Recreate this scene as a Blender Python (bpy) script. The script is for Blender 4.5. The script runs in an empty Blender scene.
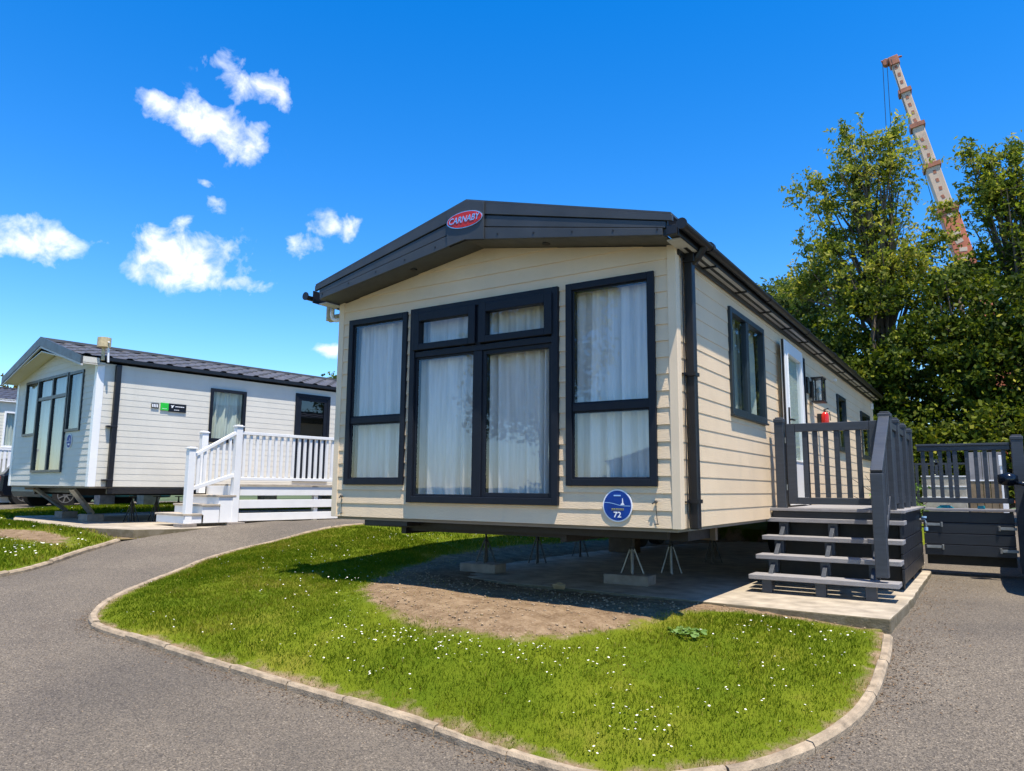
import bpy, bmesh, math, random
import numpy as np
from mathutils import Vector, Matrix
from mathutils.geometry import delaunay_2d_cdt
R = math.radians
random.seed(7); rng = np.random.default_rng(7)
S = bpy.context.scene
COL = S.collection

# ------------------------------------------------------------ camera
def cam_axes(yaw, pitch, roll):
    f = Vector((-math.sin(yaw)*math.cos(pitch), math.cos(yaw)*math.cos(pitch), math.sin(pitch)))
    r = Vector((math.cos(yaw), math.sin(yaw), 0)); u = r.cross(f)
    return r*math.cos(roll)+u*math.sin(roll), -r*math.sin(roll)+u*math.cos(roll), f
cr, cu, cf = cam_axes(0.57444, 0.13911, 0.0086)
cd = bpy.data.cameras.new('camera'); cam = bpy.data.objects.new('camera', cd); COL.objects.link(cam)
cam.matrix_world = Matrix(((cr.x, cu.x, -cf.x, 1.996), (cr.y, cu.y, -cf.y, -5.444), (cr.z, cu.z, -cf.z, 0.293), (0, 0, 0, 1)))
cd.sensor_width = 36; cd.lens = 735.0/1024*36; cd.clip_end = 3000; cd.clip_start = .05
S.camera = cam

# ------------------------------------------------------------ light, sky, exposure
SUN_AZ, SUN_EL = 122.0, 71.0          # azimuth clockwise from +Y
sd = Vector((math.sin(R(SUN_AZ))*math.cos(R(SUN_EL)), math.cos(R(SUN_AZ))*math.cos(R(SUN_EL)), math.sin(R(SUN_EL))))
sl = bpy.data.lights.new('sun', 'SUN'); sl.energy = 4.1; sl.angle = R(.53); sl.color = (1, .91, .77)
so = bpy.data.objects.new('sun', sl); COL.objects.link(so)
so.rotation_euler = sd.to_track_quat('Z', 'Y').to_euler()
S.view_settings.view_transform = 'Standard'; S.view_settings.look = 'None'
S.view_settings.exposure = 1.0; S.view_settings.gamma = 1

W = bpy.data.worlds.new('World'); S.world = W; W.use_nodes = True
nt = W.node_tree; nt.nodes.clear()
def N(tree, t, **kw):
    n = tree.nodes.new(t)
    for k, v in kw.items():
        if k == 'op': n.operation = v
        elif hasattr(n, k): setattr(n, k, v)
    return n
def mth(tree, op, a, b=None, c=None, clamp=False):
    n = tree.nodes.new('ShaderNodeMath'); n.operation = op; n.use_clamp = clamp
    for i, v in enumerate((a, b, c)):
        if v is None: continue
        if isinstance(v, (int, float)): n.inputs[i].default_value = v
        else: tree.links.new(v, n.inputs[i])
    return n.outputs[0]
sky = N(nt, 'ShaderNodeTexSky'); sky.sky_type = 'NISHITA'; sky.sun_disc = False
sky.sun_elevation = R(SUN_EL); sky.sun_rotation = R(SUN_AZ); sky.altitude = 100; sky.air_density = 1.0; sky.dust_density = .05; sky.ozone_density = 3.0
hs = N(nt, 'ShaderNodeHueSaturation'); hs.inputs['Saturation'].default_value = 1.42; hs.inputs['Value'].default_value = .92; hs.inputs['Hue'].default_value = .507
nt.links.new(sky.outputs[0], hs.inputs['Color'])
tc = N(nt, 'ShaderNodeTexCoord')
CL = [[-0.7092,0.5227,0.4731,0.0474,0.0237,1],[-0.7204,0.4893,0.4916,0.0263,0.0132,0.9],[-0.7764,0.452,0.4391,0.0342,0.0145,0.9],[-0.7567,0.4912,0.4314,0.0526,0.0263,1.1],[-0.7417,0.5241,0.4187,0.0395,0.0263,1.1],[-0.7189,0.5432,0.4338,0.0211,0.0132,0.7],[-0.8876,0.3729,0.2704,0.0474,0.0263,1.1],[-0.8967,0.3598,0.2578,0.0263,0.0118,0.8],[-0.8122,0.5136,0.2767,0.0763,0.0342,1.25],[-0.8381,0.4834,0.2528,0.0579,0.0197,1.0],[-0.789,0.5593,0.2542,0.0553,0.0132,1.0],[-0.7802,0.5254,0.3395,0.0132,0.0197,0.6],[-0.8028,0.5057,0.3159,0.0197,0.0105,0.6],[-0.7766,0.5141,0.3642,0.0132,0.0053,0.6],[-0.6902,0.6435,0.3309,0.0342,0.0184,1.0],[-0.7171,0.6254,0.3076,0.0289,0.0184,0.9],[-0.7222,0.6686,0.1773,0.0263,0.0118,1.0],
      [0.3,-.9,.33,.25,.07,1.1],[-0.35,-.85,.4,.2,.06,1.1],[.9,-.2,.4,.2,.08,1.1],[-.1,-.92,.22,.25,.05,1.0]]
nz = N(nt, 'ShaderNodeTexNoise'); nz.inputs['Scale'].default_value = 30; nz.inputs['Detail'].default_value = 10; nz.inputs['Roughness'].default_value = .58; nz.inputs['Distortion'].default_value = .25
nt.links.new(tc.outputs['Generated'], nz.inputs['Vector'])
nw = N(nt, 'ShaderNodeTexNoise'); nw.inputs['Scale'].default_value = 11; nw.inputs['Detail'].default_value = 4
nt.links.new(tc.outputs['Generated'], nw.inputs['Vector'])
tot = None
for x, y, z, w, h, s in CL:
    d = Vector((x, y, z)).normalized(); rr = d.cross(Vector((0, 0, 1))).normalized(); uu = rr.cross(d)
    def dot(v, sc):
        n = nt.nodes.new('ShaderNodeVectorMath'); n.operation = 'DOT_PRODUCT'; n.inputs[1].default_value = v*sc
        nt.links.new(tc.outputs['Generated'], n.inputs[0]); return n.outputs['Value']
    a = mth(nt, 'POWER', mth(nt, 'ABSOLUTE', dot(rr, 1/w)), 2); b = mth(nt, 'POWER', mth(nt, 'ABSOLUTE', dot(uu, 1/h)), 2)
    g = mth(nt, 'MULTIPLY', mth(nt, 'GREATER_THAN', dot(d, 1), .5), mth(nt, 'MULTIPLY', mth(nt, 'EXPONENT', mth(nt, 'MULTIPLY', mth(nt, 'ADD', a, b), -.85)), s))
    tot = g if tot is None else mth(nt, 'MAXIMUM', tot, g)
dens = mth(nt, 'ADD', tot, mth(nt, 'MULTIPLY_ADD', nz.outputs['Fac'], 2.3, -1.15))
dens = mth(nt, 'MULTIPLY_ADD', dens, 1.35, -.62, clamp=True)
dens = mth(nt, 'MULTIPLY', dens, mth(nt, 'MULTIPLY_ADD', tot, 3.2, -.25, clamp=True))
dens = mth(nt, 'MULTIPLY', dens, mth(nt, 'MULTIPLY_ADD', nw.outputs['Fac'], .7, .58, clamp=True), clamp=True)
cc = N(nt, 'ShaderNodeMixRGB'); nt.links.new(mth(nt, 'MULTIPLY_ADD', nz.outputs['Fac'], 3.2, -1.1, clamp=True), cc.inputs[0]); cc.inputs[1].default_value = (3.3, 3.6, 4.2, 1); cc.inputs[2].default_value = (5.0, 5.05, 5.2, 1)
mx = N(nt, 'ShaderNodeMixRGB'); nt.links.new(dens, mx.inputs[0]); nt.links.new(hs.outputs[0], mx.inputs[1]); nt.links.new(cc.outputs[0], mx.inputs[2])
bg = N(nt, 'ShaderNodeBackground'); bg.inputs[1].default_value = .142
nt.links.new(mx.outputs[0], bg.inputs[0])
wo = N(nt, 'ShaderNodeOutputWorld'); nt.links.new(bg.outputs[0], wo.inputs[0])

# ------------------------------------------------------------ materials
def base_mat(name, rough=.6, metal=0):
    m = bpy.data.materials.new(name); m.use_nodes = True; t = m.node_tree; b = t.nodes['Principled BSDF']
    b.inputs['Roughness'].default_value = rough; b.inputs['Metallic'].default_value = metal
    return m, t, b
def noise(t, scale, detail=4, rough=.55, vec=None, stretch=None):
    n = t.nodes.new('ShaderNodeTexNoise'); n.inputs['Scale'].default_value = scale; n.inputs['Detail'].default_value = detail; n.inputs['Roughness'].default_value = rough
    g = t.nodes.new('ShaderNodeNewGeometry'); src = g.outputs['Position']
    if vec == 'object':
        g = t.nodes.new('ShaderNodeTexCoord'); src = g.outputs['Object']
    if stretch:
        mp = t.nodes.new('ShaderNodeMapping'); mp.inputs['Scale'].default_value = stretch; t.links.new(src, mp.inputs['Vector']); src = mp.outputs[0]
    t.links.new(src, n.inputs['Vector']); return n.outputs['Fac']
def ramp(t, fac, stops):
    r = t.nodes.new('ShaderNodeValToRGB'); e = r.color_ramp.elements
    while len(e) < len(stops): e.new(.5)
    for i, (p, c) in enumerate(stops): e[i].position = p; e[i].color = (*c, 1)
    t.links.new(fac, r.inputs[0]); return r.outputs[0]
def bump(t, b, h, strength=.3, dist=.01, normal=None):
    n = t.nodes.new('ShaderNodeBump'); n.inputs['Strength'].default_value = strength; n.inputs['Distance'].default_value = dist
    t.links.new(h, n.inputs['Height'])
    if normal: t.links.new(normal, n.inputs['Normal'])
    t.links.new(n.outputs[0], b.inputs['Normal']); return n.outputs[0]
def mixc(t, fac, a, b, mode='MIX'):
    n = t.nodes.new('ShaderNodeMixRGB'); n.blend_type = mode
    for i, v in enumerate((fac, a, b)):
        if isinstance(v, (int, float)): n.inputs[i].default_value = v
        elif isinstance(v, tuple): n.inputs[i].default_value = (*v, 1)
        else: t.links.new(v, n.inputs[i])
    return n.outputs[0]
def simple(name, col, rough=.5, metal=0, var=.12, scale=6, bmp=.05, bscale=60, stretch=None, spec=None):
    m, t, b = base_mat(name, rough, metal)
    n = noise(t, scale, 5, stretch=stretch)
    lo = tuple(c*(1-var) for c in col); hi = tuple(min(1, c*(1+var)) for c in col)
    t.links.new(ramp(t, n, [(.3, lo), (.7, hi)]), b.inputs['Base Color'])
    rn = mth(t, 'MULTIPLY_ADD', noise(t, scale*2.3, 4), .25, rough-.12, clamp=True); t.links.new(rn, b.inputs['Roughness'])
    if bmp: bump(t, b, noise(t, bscale, 3, stretch=stretch), bmp, .01)
    if spec is not None: b.inputs['Specular IOR Level'].default_value = spec
    return m
M = {}
def wood_siding(name, col, grain, stretch, dirt):
    m, t, b = base_mat(name, .55)
    n1 = noise(t, 2.0, 4); n2 = noise(t, 26, 6, .65, stretch=stretch)
    c = ramp(t, n1, [(.3, tuple(x*.93 for x in col)), (.7, tuple(min(1, x*1.05) for x in col))])
    c = mixc(t, mth(t, 'MULTIPLY_ADD', n2, .9, -.3, clamp=True), c, tuple(x*.86 for x in col))
    st = noise(t, 3.0, 5, .7, stretch=(1, 1, .15)); c = mixc(t, mth(t, 'MULTIPLY_ADD', st, dirt*4, -dirt*2.2, clamp=True), c, (.35, .33, .27))
    t.links.new(c, b.inputs['Base Color']); bump(t, b, n2, grain, .006); b.inputs['Specular IOR Level'].default_value = .35
    return m
M['cream'] = wood_siding('cream_siding', (.74, .575, .385), .6, (1, 1, 9), .2)
M['cream_trim'] = wood_siding('cream_trim', (.75, .60, .42), .12, (8, 8, 1), .1)
M['white_siding'] = wood_siding('white_siding', (.62, .60, .53), .08, (1, 1, 9), .2)
M['pale_siding'] = wood_siding('pale_siding', (.62, .60, .50), .08, (1, 1, 9), .2)
M['anthracite'] = simple('anthracite_metal', (.042, .046, .05), .42, 0, .15, 4, .03)
M['frame'] = simple('dark_window_frame', (.008, .011, .018), .5, 0, .12, 8, .02, spec=.25)
M['frame_grey'] = simple('slate_frame', (.012, .022, .03), .4, 0, .12, 8, .02)
M['gutter'] = simple('black_gutter', (.006, .006, .008), .42, 0, .2, 9, .02)
M['composite'] = simple('grey_blue_composite', (.036, .043, .055), .42, 0, .18, 5, .12, 50, (1, 1, 8))
M['composite_dark'] = simple('dark_composite_board', (.016, .019, .026), .38, 0, .2, 5, .1, 40, (1, 1, 8))
M['tread'] = simple('grey_decking', (.26, .25, .25), .6, 0, .15, 12, .3, 90, (1, 9, 9))
M['white_pvc'] = simple('white_plastic', (.80, .80, .79), .35, 0, .05, 3, .02)
M['soffit_white'] = simple('soffit_panel', (.50, .50, .50), .5, 0, .08, 4, .02)
M['weathered_tread'] = simple('weathered_tread', (.42, .36, .28), .75, 0, .2, 9, .3, 50)
M['black'] = simple('black_metal', (.01, .01, .011), .5, 0, .3, 12, .05)
M['under'] = simple('underfloor_board', (.035, .028, .022), .85, 0, .3, 5, .2)
M['steel'] = simple('galvanised_steel', (.30, .32, .32), .45, .7, .25, 14, .05)
M['rust'] = simple('dull_jack_steel', (.10, .095, .085), .6, .5, .35, 25, .1)
M['concrete'] = simple('concrete_slab', (.345, .295, .225), .9, 0, .34, 4.5, .5, 80)
M['concrete_block'] = simple('concrete_block', (.27, .235, .20), .92, 0, .25, 8, .6, 110)
M['kerb'] = simple('weathered_edging', (.30, .235, .16), .9, 0, .38, 11, .6, 70)
M['brown_wood'] = simple('brown_timber', (.13, .085, .05), .8, 0, .3, 7, .3)
M['red'] = simple('red_enamel', (.50, .02, .012), .3, 0, .2, 30, .03)
M['chrome'] = simple('bright_chrome', (.75, .75, .76), .2, .9, .08, 20, 0)
M['blue'] = simple('blue_plaque', (.008, .045, .25), .5, 0, .15, 14, 0, spec=.2)
M['white_paint'] = simple('white_paint', (.8, .82, .85), .5, 0, .03, 20, 0)
M['gold'] = simple('gold_print', (.35, .32, .08), .5, 0, .1, 20, 0)
M['lightblue'] = simple('pale_blue_line', (.3, .5, .75), .5, 0, .05, 20, 0)
M['green'] = simple('green_sign', (.02, .50, .04), .4, 0, .1, 14, 0)
M['sign_black'] = simple('black_sign', (.006, .006, .008), .35, 0, .1, 14, 0)
M['cowl'] = simple('yellowed_plastic', (.52, .42, .24), .5, 0, .22, 18, .05)
M['rubber'] = simple('tyre_rubber', (.012, .012, .012), .75, 0, .2, 30, .2)
M['alloy'] = simple('alloy_rim', (.5, .5, .5), .3, .8, .1, 10, 0)
M['teal_paint'] = simple('teal_car_paint', (.012, .07, .09), .22, .3, .06, 3, 0)
M['dark_paint'] = simple('dark_car_paint', (.008, .012, .02), .18, .3, .06, 3, 0)
M['fridge_grey'] = simple('weathered_grey_board', (.24, .235, .235), .7, 0, .2, 4, .2)
M['brown_board'] = simple('weathered_brown_board', (.20, .15, .09), .8, 0, .3, 6, .3)
M['stone_block'] = simple('pale_stone_block', (.34, .32, .27), .9, 0, .3, 7, .5)
M['turquoise'] = simple('turquoise_hose', (.01, .38, .45), .4, 0, .1, 15, 0)
M['crane_white'] = simple('crane_white_paint', (.56, .42, .30), .5, 0, .2, 1.2, .05)
M['crane_orange'] = simple('crane_orange_paint', (.55, .16, .07), .5, 0, .25, 1.0, .05)
M['crane_mark'] = simple('crane_rust_mark', (.34, .12, .06), .6, 0, .3, 4, .05)
M['handle'] = simple('dark_handle', (.02, .02, .02), .3, .4, .1, 10, 0)
M['extinguisher'] = simple('red_extinguisher', (.55, .015, .01), .25, 0, .05, 10, 0)
M['lamp_glow'] = simple('lamp_inner', (.75, .68, .5), .5, 0, .15, 20, 0)
M['stone'] = simple('buff_stone', (.42, .30, .16), .9, 0, .3, 20, .6)
M['interior'] = simple('interior_lining', (.25, .22, .19), .8, 0, .1, 3, 0)
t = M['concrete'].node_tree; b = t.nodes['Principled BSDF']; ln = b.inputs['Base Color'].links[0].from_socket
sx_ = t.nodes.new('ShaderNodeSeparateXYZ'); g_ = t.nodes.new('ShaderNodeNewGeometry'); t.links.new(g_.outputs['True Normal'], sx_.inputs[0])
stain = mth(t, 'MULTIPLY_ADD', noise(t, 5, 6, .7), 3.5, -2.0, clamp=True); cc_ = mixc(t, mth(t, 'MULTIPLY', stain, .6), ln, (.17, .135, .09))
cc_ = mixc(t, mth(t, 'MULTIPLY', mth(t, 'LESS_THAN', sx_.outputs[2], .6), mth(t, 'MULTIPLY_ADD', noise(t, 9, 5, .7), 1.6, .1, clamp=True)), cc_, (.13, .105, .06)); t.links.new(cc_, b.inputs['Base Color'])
def roof_mat(name, col):
    m = simple(name, col, .5, 0, .25, 3, .1, 30); return m
M['roof_dark'] = roof_mat('dark_roof_tile', (.055, .055, .065)); M['roof_brown'] = roof_mat('brown_grey_roof_tile', (.085, .083, .086))
# glass: a real thin pane, see-through with fresnel gloss
def glass(name, tint, refl):
    m = bpy.data.materials.new(name); m.use_nodes = True; t = m.node_tree; t.nodes.clear()
    o = t.nodes.new('ShaderNodeOutputMaterial'); a = t.nodes.new('ShaderNodeBsdfTransparent'); a.inputs[0].default_value = (*tint, 1)
    g = t.nodes.new('ShaderNodeBsdfGlossy'); g.inputs['Roughness'].default_value = .015; g.inputs[0].default_value = (.95, .97, 1, 1)
    ge = t.nodes.new('ShaderNodeNewGeometry'); dt = t.nodes.new('ShaderNodeVectorMath'); dt.operation = 'DOT_PRODUCT'; t.links.new(ge.outputs['Normal'], dt.inputs[0]); t.links.new(ge.outputs['Incoming'], dt.inputs[1])
    fr = mth(t, 'MULTIPLY_ADD', mth(t, 'POWER', mth(t, 'SUBTRACT', 1, mth(t, 'ABSOLUTE', dt.outputs['Value']), clamp=True), 5), .96, .042)
    bn = t.nodes.new('ShaderNodeBump'); bn.inputs['Strength'].default_value = .05; bn.inputs['Distance'].default_value = .02; t.links.new(noise(t, 1.3, 2), bn.inputs['Height']); t.links.new(bn.outputs[0], g.inputs['Normal'])
    k = mth(t, 'MULTIPLY', fr, refl, clamp=True)
    x = t.nodes.new('ShaderNodeMixShader'); t.links.new(k, x.inputs[0]); t.links.new(a.outputs[0], x.inputs[1]); t.links.new(g.outputs[0], x.inputs[2]); t.links.new(x.outputs[0], o.inputs[0])
    return m
M['glass'] = glass('window_glass', (.95, .96, .96), 1.8)
M['glass_dim'] = glass('dim_window_glass', (.66, .72, .70), 1.2)
M['glass_green'] = glass('side_glass', (.80, .88, .84), .9)
M['car_glass'] = glass('car_glass', (.12, .14, .14), 2.0)
m, t, b = base_mat('net_curtain', .8)
t.links.new(ramp(t, noise(t, 5, 4, stretch=(6, 6, .5)), [(.3, (.72, .70, .66)), (.7, (.90, .88, .84))]), b.inputs['Base Color'])
tr = t.nodes.new('ShaderNodeBsdfTranslucent'); tr.inputs[0].default_value = (.7, .7, .68, 1); ms = t.nodes.new('ShaderNodeMixShader'); ms.inputs[0].default_value = .2
t.links.new(b.outputs[0], ms.inputs[1]); t.links.new(tr.outputs[0], ms.inputs[2]); t.links.new(ms.outputs[0], t.nodes['Material Output'].inputs[0])
M['curtain'] = m
# asphalt
m, t, b = base_mat('worn_asphalt', .9)
n1 = noise(t, .55, 7, .68); n2 = noise(t, 70, 3, .7); n3 = noise(t, 2.3, 6, .7)
v = t.nodes.new('ShaderNodeTexVoronoi'); v.inputs['Scale'].default_value = 125; g = t.nodes.new('ShaderNodeNewGeometry'); t.links.new(g.outputs['Position'], v.inputs['Vector'])
c = ramp(t, n1, [(.3, (.13, .113, .092)), (.55, (.185, .158, .123)), (.75, (.235, .204, .158))])
c = mixc(t, mth(t, 'MULTIPLY_ADD', n3, 2.2, -1.3, clamp=True), c, (.17, .145, .115))
sp = t.nodes.new('ShaderNodeSeparateColor'); t.links.new(v.outputs['Color'], sp.inputs[0])
c = mixc(t, .9, c, ramp(t, sp.outputs[0], [(0, (.35, .34, .33)), (.3, (.72, .70, .68)), (.7, (1.0, .98, .96)), (.95, (1.2, 1.16, 1.1)), (1, (1.9, 1.85, 1.75))]), 'MULTIPLY')
c = mixc(t, mth(t, 'MULTIPLY_ADD', n2, 3, -1.4, clamp=True), c, (.055, .05, .048))
t.links.new(c, b.inputs['Base Color'])
c = mixc(t, mth(t, 'MULTIPLY_ADD', noise(t, .9, 7, .75), 5, -3.1, clamp=True), c, (.10, .08, .06))
t.links.new(c, b.inputs['Base Color'])
b1 = bump(t, b, v.outputs['Distance'], .55, .012); bump(t, b, n2, .35, .012, b1)
b.inputs['Specular IOR Level'].default_value = .3
M['asphalt'] = m
# lawn ground with bare soil
m, t, b = base_mat('lawn_ground', .95)
at = t.nodes.new('ShaderNodeAttribute'); at.attribute_name = 'soil'
n1 = noise(t, 1.1, 5, .65); n2 = noise(t, 45, 4, .7); n3 = noise(t, 7, 5, .7)
gc = ramp(t, n1, [(.3, (.07, .11, .006)), (.55, (.12, .15, .01)), (.75, (.21, .19, .03))])
sc = ramp(t, n3, [(.25, (.09, .055, .03)), (.5, (.19, .13, .078)), (.75, (.30, .22, .14))])
sc = mixc(t, mth(t, 'MULTIPLY_ADD', n2, 2.5, -1.2, clamp=True), sc, (.34, .26, .17))
k = mth(t, 'ADD', at.outputs['Fac'], mth(t, 'MULTIPLY_ADD', n3, .9, -.45)); k = mth(t, 'MULTIPLY_ADD', k, 4, -1.5, clamp=True)
b.inputs['Specular IOR Level'].default_value = .05; t.links.new(mixc(t, k, gc, sc), b.inputs['Base Color']); b2 = bump(t, b, n3, .8, .04); bump(t, b, n2, .7, .012, b2)
M['lawn'] = m
m, t, b = base_mat('far_ground', .95)
t.links.new(ramp(t, noise(t, .3, 6), [(.3, (.04, .055, .015)), (.7, (.09, .12, .03))]), b.inputs['Base Color'])
M['far_ground'] = m
def leafy(name, stops, transl, rough=.55, spec=.12):
    m, t, b = base_mat(name, rough)
    at = t.nodes.new('ShaderNodeAttribute'); at.attribute_name = 'rnd'
    c = ramp(t, at.outputs['Fac'], stops); t.links.new(c, b.inputs['Base Color']); b.inputs['Specular IOR Level'].default_value = spec
    tr = t.nodes.new('ShaderNodeBsdfTranslucent'); t.links.new(mixc(t, 1, c, (1.3, 1.35, .6), 'MULTIPLY'), tr.inputs[0])
    ms = t.nodes.new('ShaderNodeMixShader'); ms.inputs[0].default_value = transl
    t.links.new(b.outputs[0], ms.inputs[1]); t.links.new(tr.outputs[0], ms.inputs[2]); t.links.new(ms.outputs[0], t.nodes['Material Output'].inputs[0])
    return m
M['blade'] = leafy('grass_blades', [(0, (.035, .075, .004)), (.35, (.085, .14, .007)), (.60, (.155, .19, .012)), (.80, (.29, .26, .04)), (1, (.42, .32, .12))], .4, .8, .0)
M['leaf_lower'] = leafy('ivy_and_hazel_leaves', [(0, (.014, .030, .004)), (.4, (.06, .09, .009)), (.75, (.17, .195, .018)), (1, (.40, .36, .05))], .3)
M['leaf_upper'] = leafy('willow_leaves', [(0, (.06, .095, .014)), (.5, (.18, .22, .03)), (1, (.42, .38, .10))], .5)
M['leaf_far'] = leafy('far_leaves', [(0, (.04, .07, .02)), (.5, (.08, .12, .035)), (1, (.15, .17, .05))], .3)
M['leaf_gold'] = leafy('bronze_leaves', [(0, (.10, .07, .01)), (.5, (.17, .12, .015)), (1, (.2, .17, .03))], .3)
M['bark'] = simple('bark', (.11, .085, .06), .9, 0, .35, 12, .7, 40, (1, 1, .3))
M['litter'] = leafy('dead_leaves', [(0, (.08, .045, .02)), (.5, (.15, .09, .045)), (1, (.24, .16, .09))], .1)
M['petal'] = simple('daisy_petals', (.85, .85, .82), .6, 0, .05, 30, 0)
M['yolk'] = simple('daisy_centre', (.7, .5, .03), .6, 0, .05, 30, 0)
M['weed'] = leafy('weed_leaf', [(0, (.10, .19, .04)), (1, (.22, .33, .10))], .25)

# ------------------------------------------------------------ mesh builder
class MB:
    def __init__(s): s.v = []; s.f = []; s.mi = []
    def add(s, verts, faces, mi=0):
        o = len(s.v); s.v += [tuple(p) for p in verts]; s.f += [tuple(i+o for i in f) for f in faces]; s.mi += [mi]*len(faces)
    def box(s, x0, x1, y0, y1, z0, z1, map=None, mi=0):
        P = [(x, y, z) for z in (z0, z1) for y in (y0, y1) for x in (x0, x1)]
        if map: P = [map(*p) for p in P]
        s.add(P, [(0, 2, 3, 1), (4, 5, 7, 6), (0, 1, 5, 4), (2, 6, 7, 3), (0, 4, 6, 2), (1, 3, 7, 5)], mi)
    def bar(s, a, b, w, h, up=(0, 0, 1), mi=0):
        a = Vector(a); b = Vector(b); d = (b-a).normalized(); sx = d.cross(Vector(up)).normalized(); sz = sx.cross(d)
        P = [q+sx*i*w/2+sz*j*h/2 for q in (a, b) for j in (-1, 1) for i in (-1, 1)]
        s.add(P, [(0, 1, 3, 2), (4, 6, 7, 5), (0, 4, 5, 1), (2, 3, 7, 6), (0, 2, 6, 4), (1, 5, 7, 3)], mi)
    def tube(s, pts, r, n=8, mi=0, caps=True):
        pts = [Vector(p) for p in pts]; rs = r if isinstance(r, (list, tuple)) else [r]*len(pts)
        o = len(s.v); pr = None
        for i, p in enumerate(pts):
            d = (pts[min(i+1, len(pts)-1)]-pts[max(i-1, 0)]).normalized()
            if pr is None: pr = d.cross(Vector((0, 0, 1)) if abs(d.z) < .9 else Vector((1, 0, 0))).normalized()
            pr = (pr-d*pr.dot(d)).normalized(); q = d.cross(pr)
            for k in range(n):
                a = 2*math.pi*k/n; s.v.append(tuple(p+(pr*math.cos(a)+q*math.sin(a))*rs[i]))
        for i in range(len(pts)-1):
            for k in range(n):
                s.f.append((o+i*n+k, o+i*n+(k+1) % n, o+(i+1)*n+(k+1) % n, o+(i+1)*n+k)); s.mi.append(mi)
        if caps:
            s.f.append(tuple(o+k for k in range(n))[::-1]); s.f.append(tuple(o+(len(pts)-1)*n+k for k in range(n))); s.mi += [mi, mi]
    def prism(s, poly, e, mi=0):   # poly: 3D pts, extruded by vector e
        n = len(poly); P = [Vector(p) for p in poly]; Q = [p+Vector(e) for p in P]
        s.add(P+Q, [tuple(range(n))[::-1], tuple(range(n, 2*n))]+[(i, (i+1) % n, (i+1) % n+n, i+n) for i in range(n)], mi)
    def build(s, name, mats, parent=None, bevel=0, smooth=False, loc=None):
        me = bpy.data.meshes.new(name); me.from_pydata(s.v, [], s.f)
        mats = mats if isinstance(mats, (list, tuple)) else [mats]
        for m in mats: me.materials.append(m)
        if len(mats) > 1: me.polygons.foreach_set('material_index', s.mi)
        bm = bmesh.new(); bm.from_mesh(me); bmesh.ops.recalc_face_normals(bm, faces=bm.faces); bm.to_mesh(me); bm.free()
        if smooth: me.polygons.foreach_set('use_smooth', [True]*len(me.polygons))
        o = bpy.data.objects.new(name, me); COL.objects.link(o)
        if parent: o.parent = parent
        if loc: o.location = loc
        if bevel:
            b = o.modifiers.new('bevel', 'BEVEL'); b.width = bevel; b.segments = 2; b.limit_method = 'ANGLE'; b.angle_limit = R(40)
        return o
def thing(name, label, cat, loc=(0, 0, 0), rz=0, group=None):
    o = bpy.data.objects.new(name, None); COL.objects.link(o); o.empty_display_size = .2; o.location = loc; o.rotation_euler = (0, 0, rz)
    o['label'] = label; o['category'] = cat
    if group: o['group'] = group
    return o
def tag(o, label, cat, group=None):
    o['label'] = label; o['category'] = cat
    if group: o['group'] = group
    return o
def struct(o): o['kind'] = 'structure'; return o
def stuff(o, label, cat): o['kind'] = 'stuff'; o['label'] = label; o['category'] = cat; return o
def npmesh(name, v, f, mat, rnd=None, parent=None, smooth=False):
    me = bpy.data.meshes.new(name); nv, nf, k = len(v), len(f), f.shape[1]
    me.vertices.add(nv); me.vertices.foreach_set('co', np.asarray(v, np.float32).ravel())
    me.loops.add(nf*k); me.loops.foreach_set('vertex_index', np.asarray(f, np.int32).ravel())
    me.polygons.add(nf); me.polygons.foreach_set('loop_start', np.arange(0, nf*k, k, dtype=np.int32)); me.polygons.foreach_set('loop_total', np.full(nf, k, np.int32))
    me.update(calc_edges=True); me.materials.append(mat)
    if rnd is not None:
        a = me.attributes.new('rnd', 'FLOAT', 'POINT'); a.data.foreach_set('value', np.asarray(rnd, np.float32))
    o = bpy.data.objects.new(name, me); COL.objects.link(o)
    if parent: o.parent = parent
    return o
def text_obj(name, s, size, depth, M4, mat, parent, font_scale=(1, 1), bold=0):
    cu = bpy.data.curves.new(name, 'FONT'); cu.body = s; cu.size = size; cu.extrude = depth; cu.align_x = 'CENTER'; cu.align_y = 'CENTER'; cu.offset = bold; cu.resolution_u = 3
    tmp = bpy.data.objects.new(name+'_tmp', cu); COL.objects.link(tmp); dg = bpy.context.evaluated_depsgraph_get(); me = bpy.data.meshes.new_from_object(tmp.evaluated_get(dg))
    bpy.data.objects.remove(tmp); me.transform(Matrix.Diagonal((font_scale[0], font_scale[1], 1, 1))); me.transform(M4); me.materials.clear(); me.materials.append(mat)
    o = bpy.data.objects.new(name, me); COL.objects.link(o); o.parent = parent; return o
FRONT = Matrix.Rotation(R(90), 4, 'X')            # text on a wall facing -Y

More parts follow.
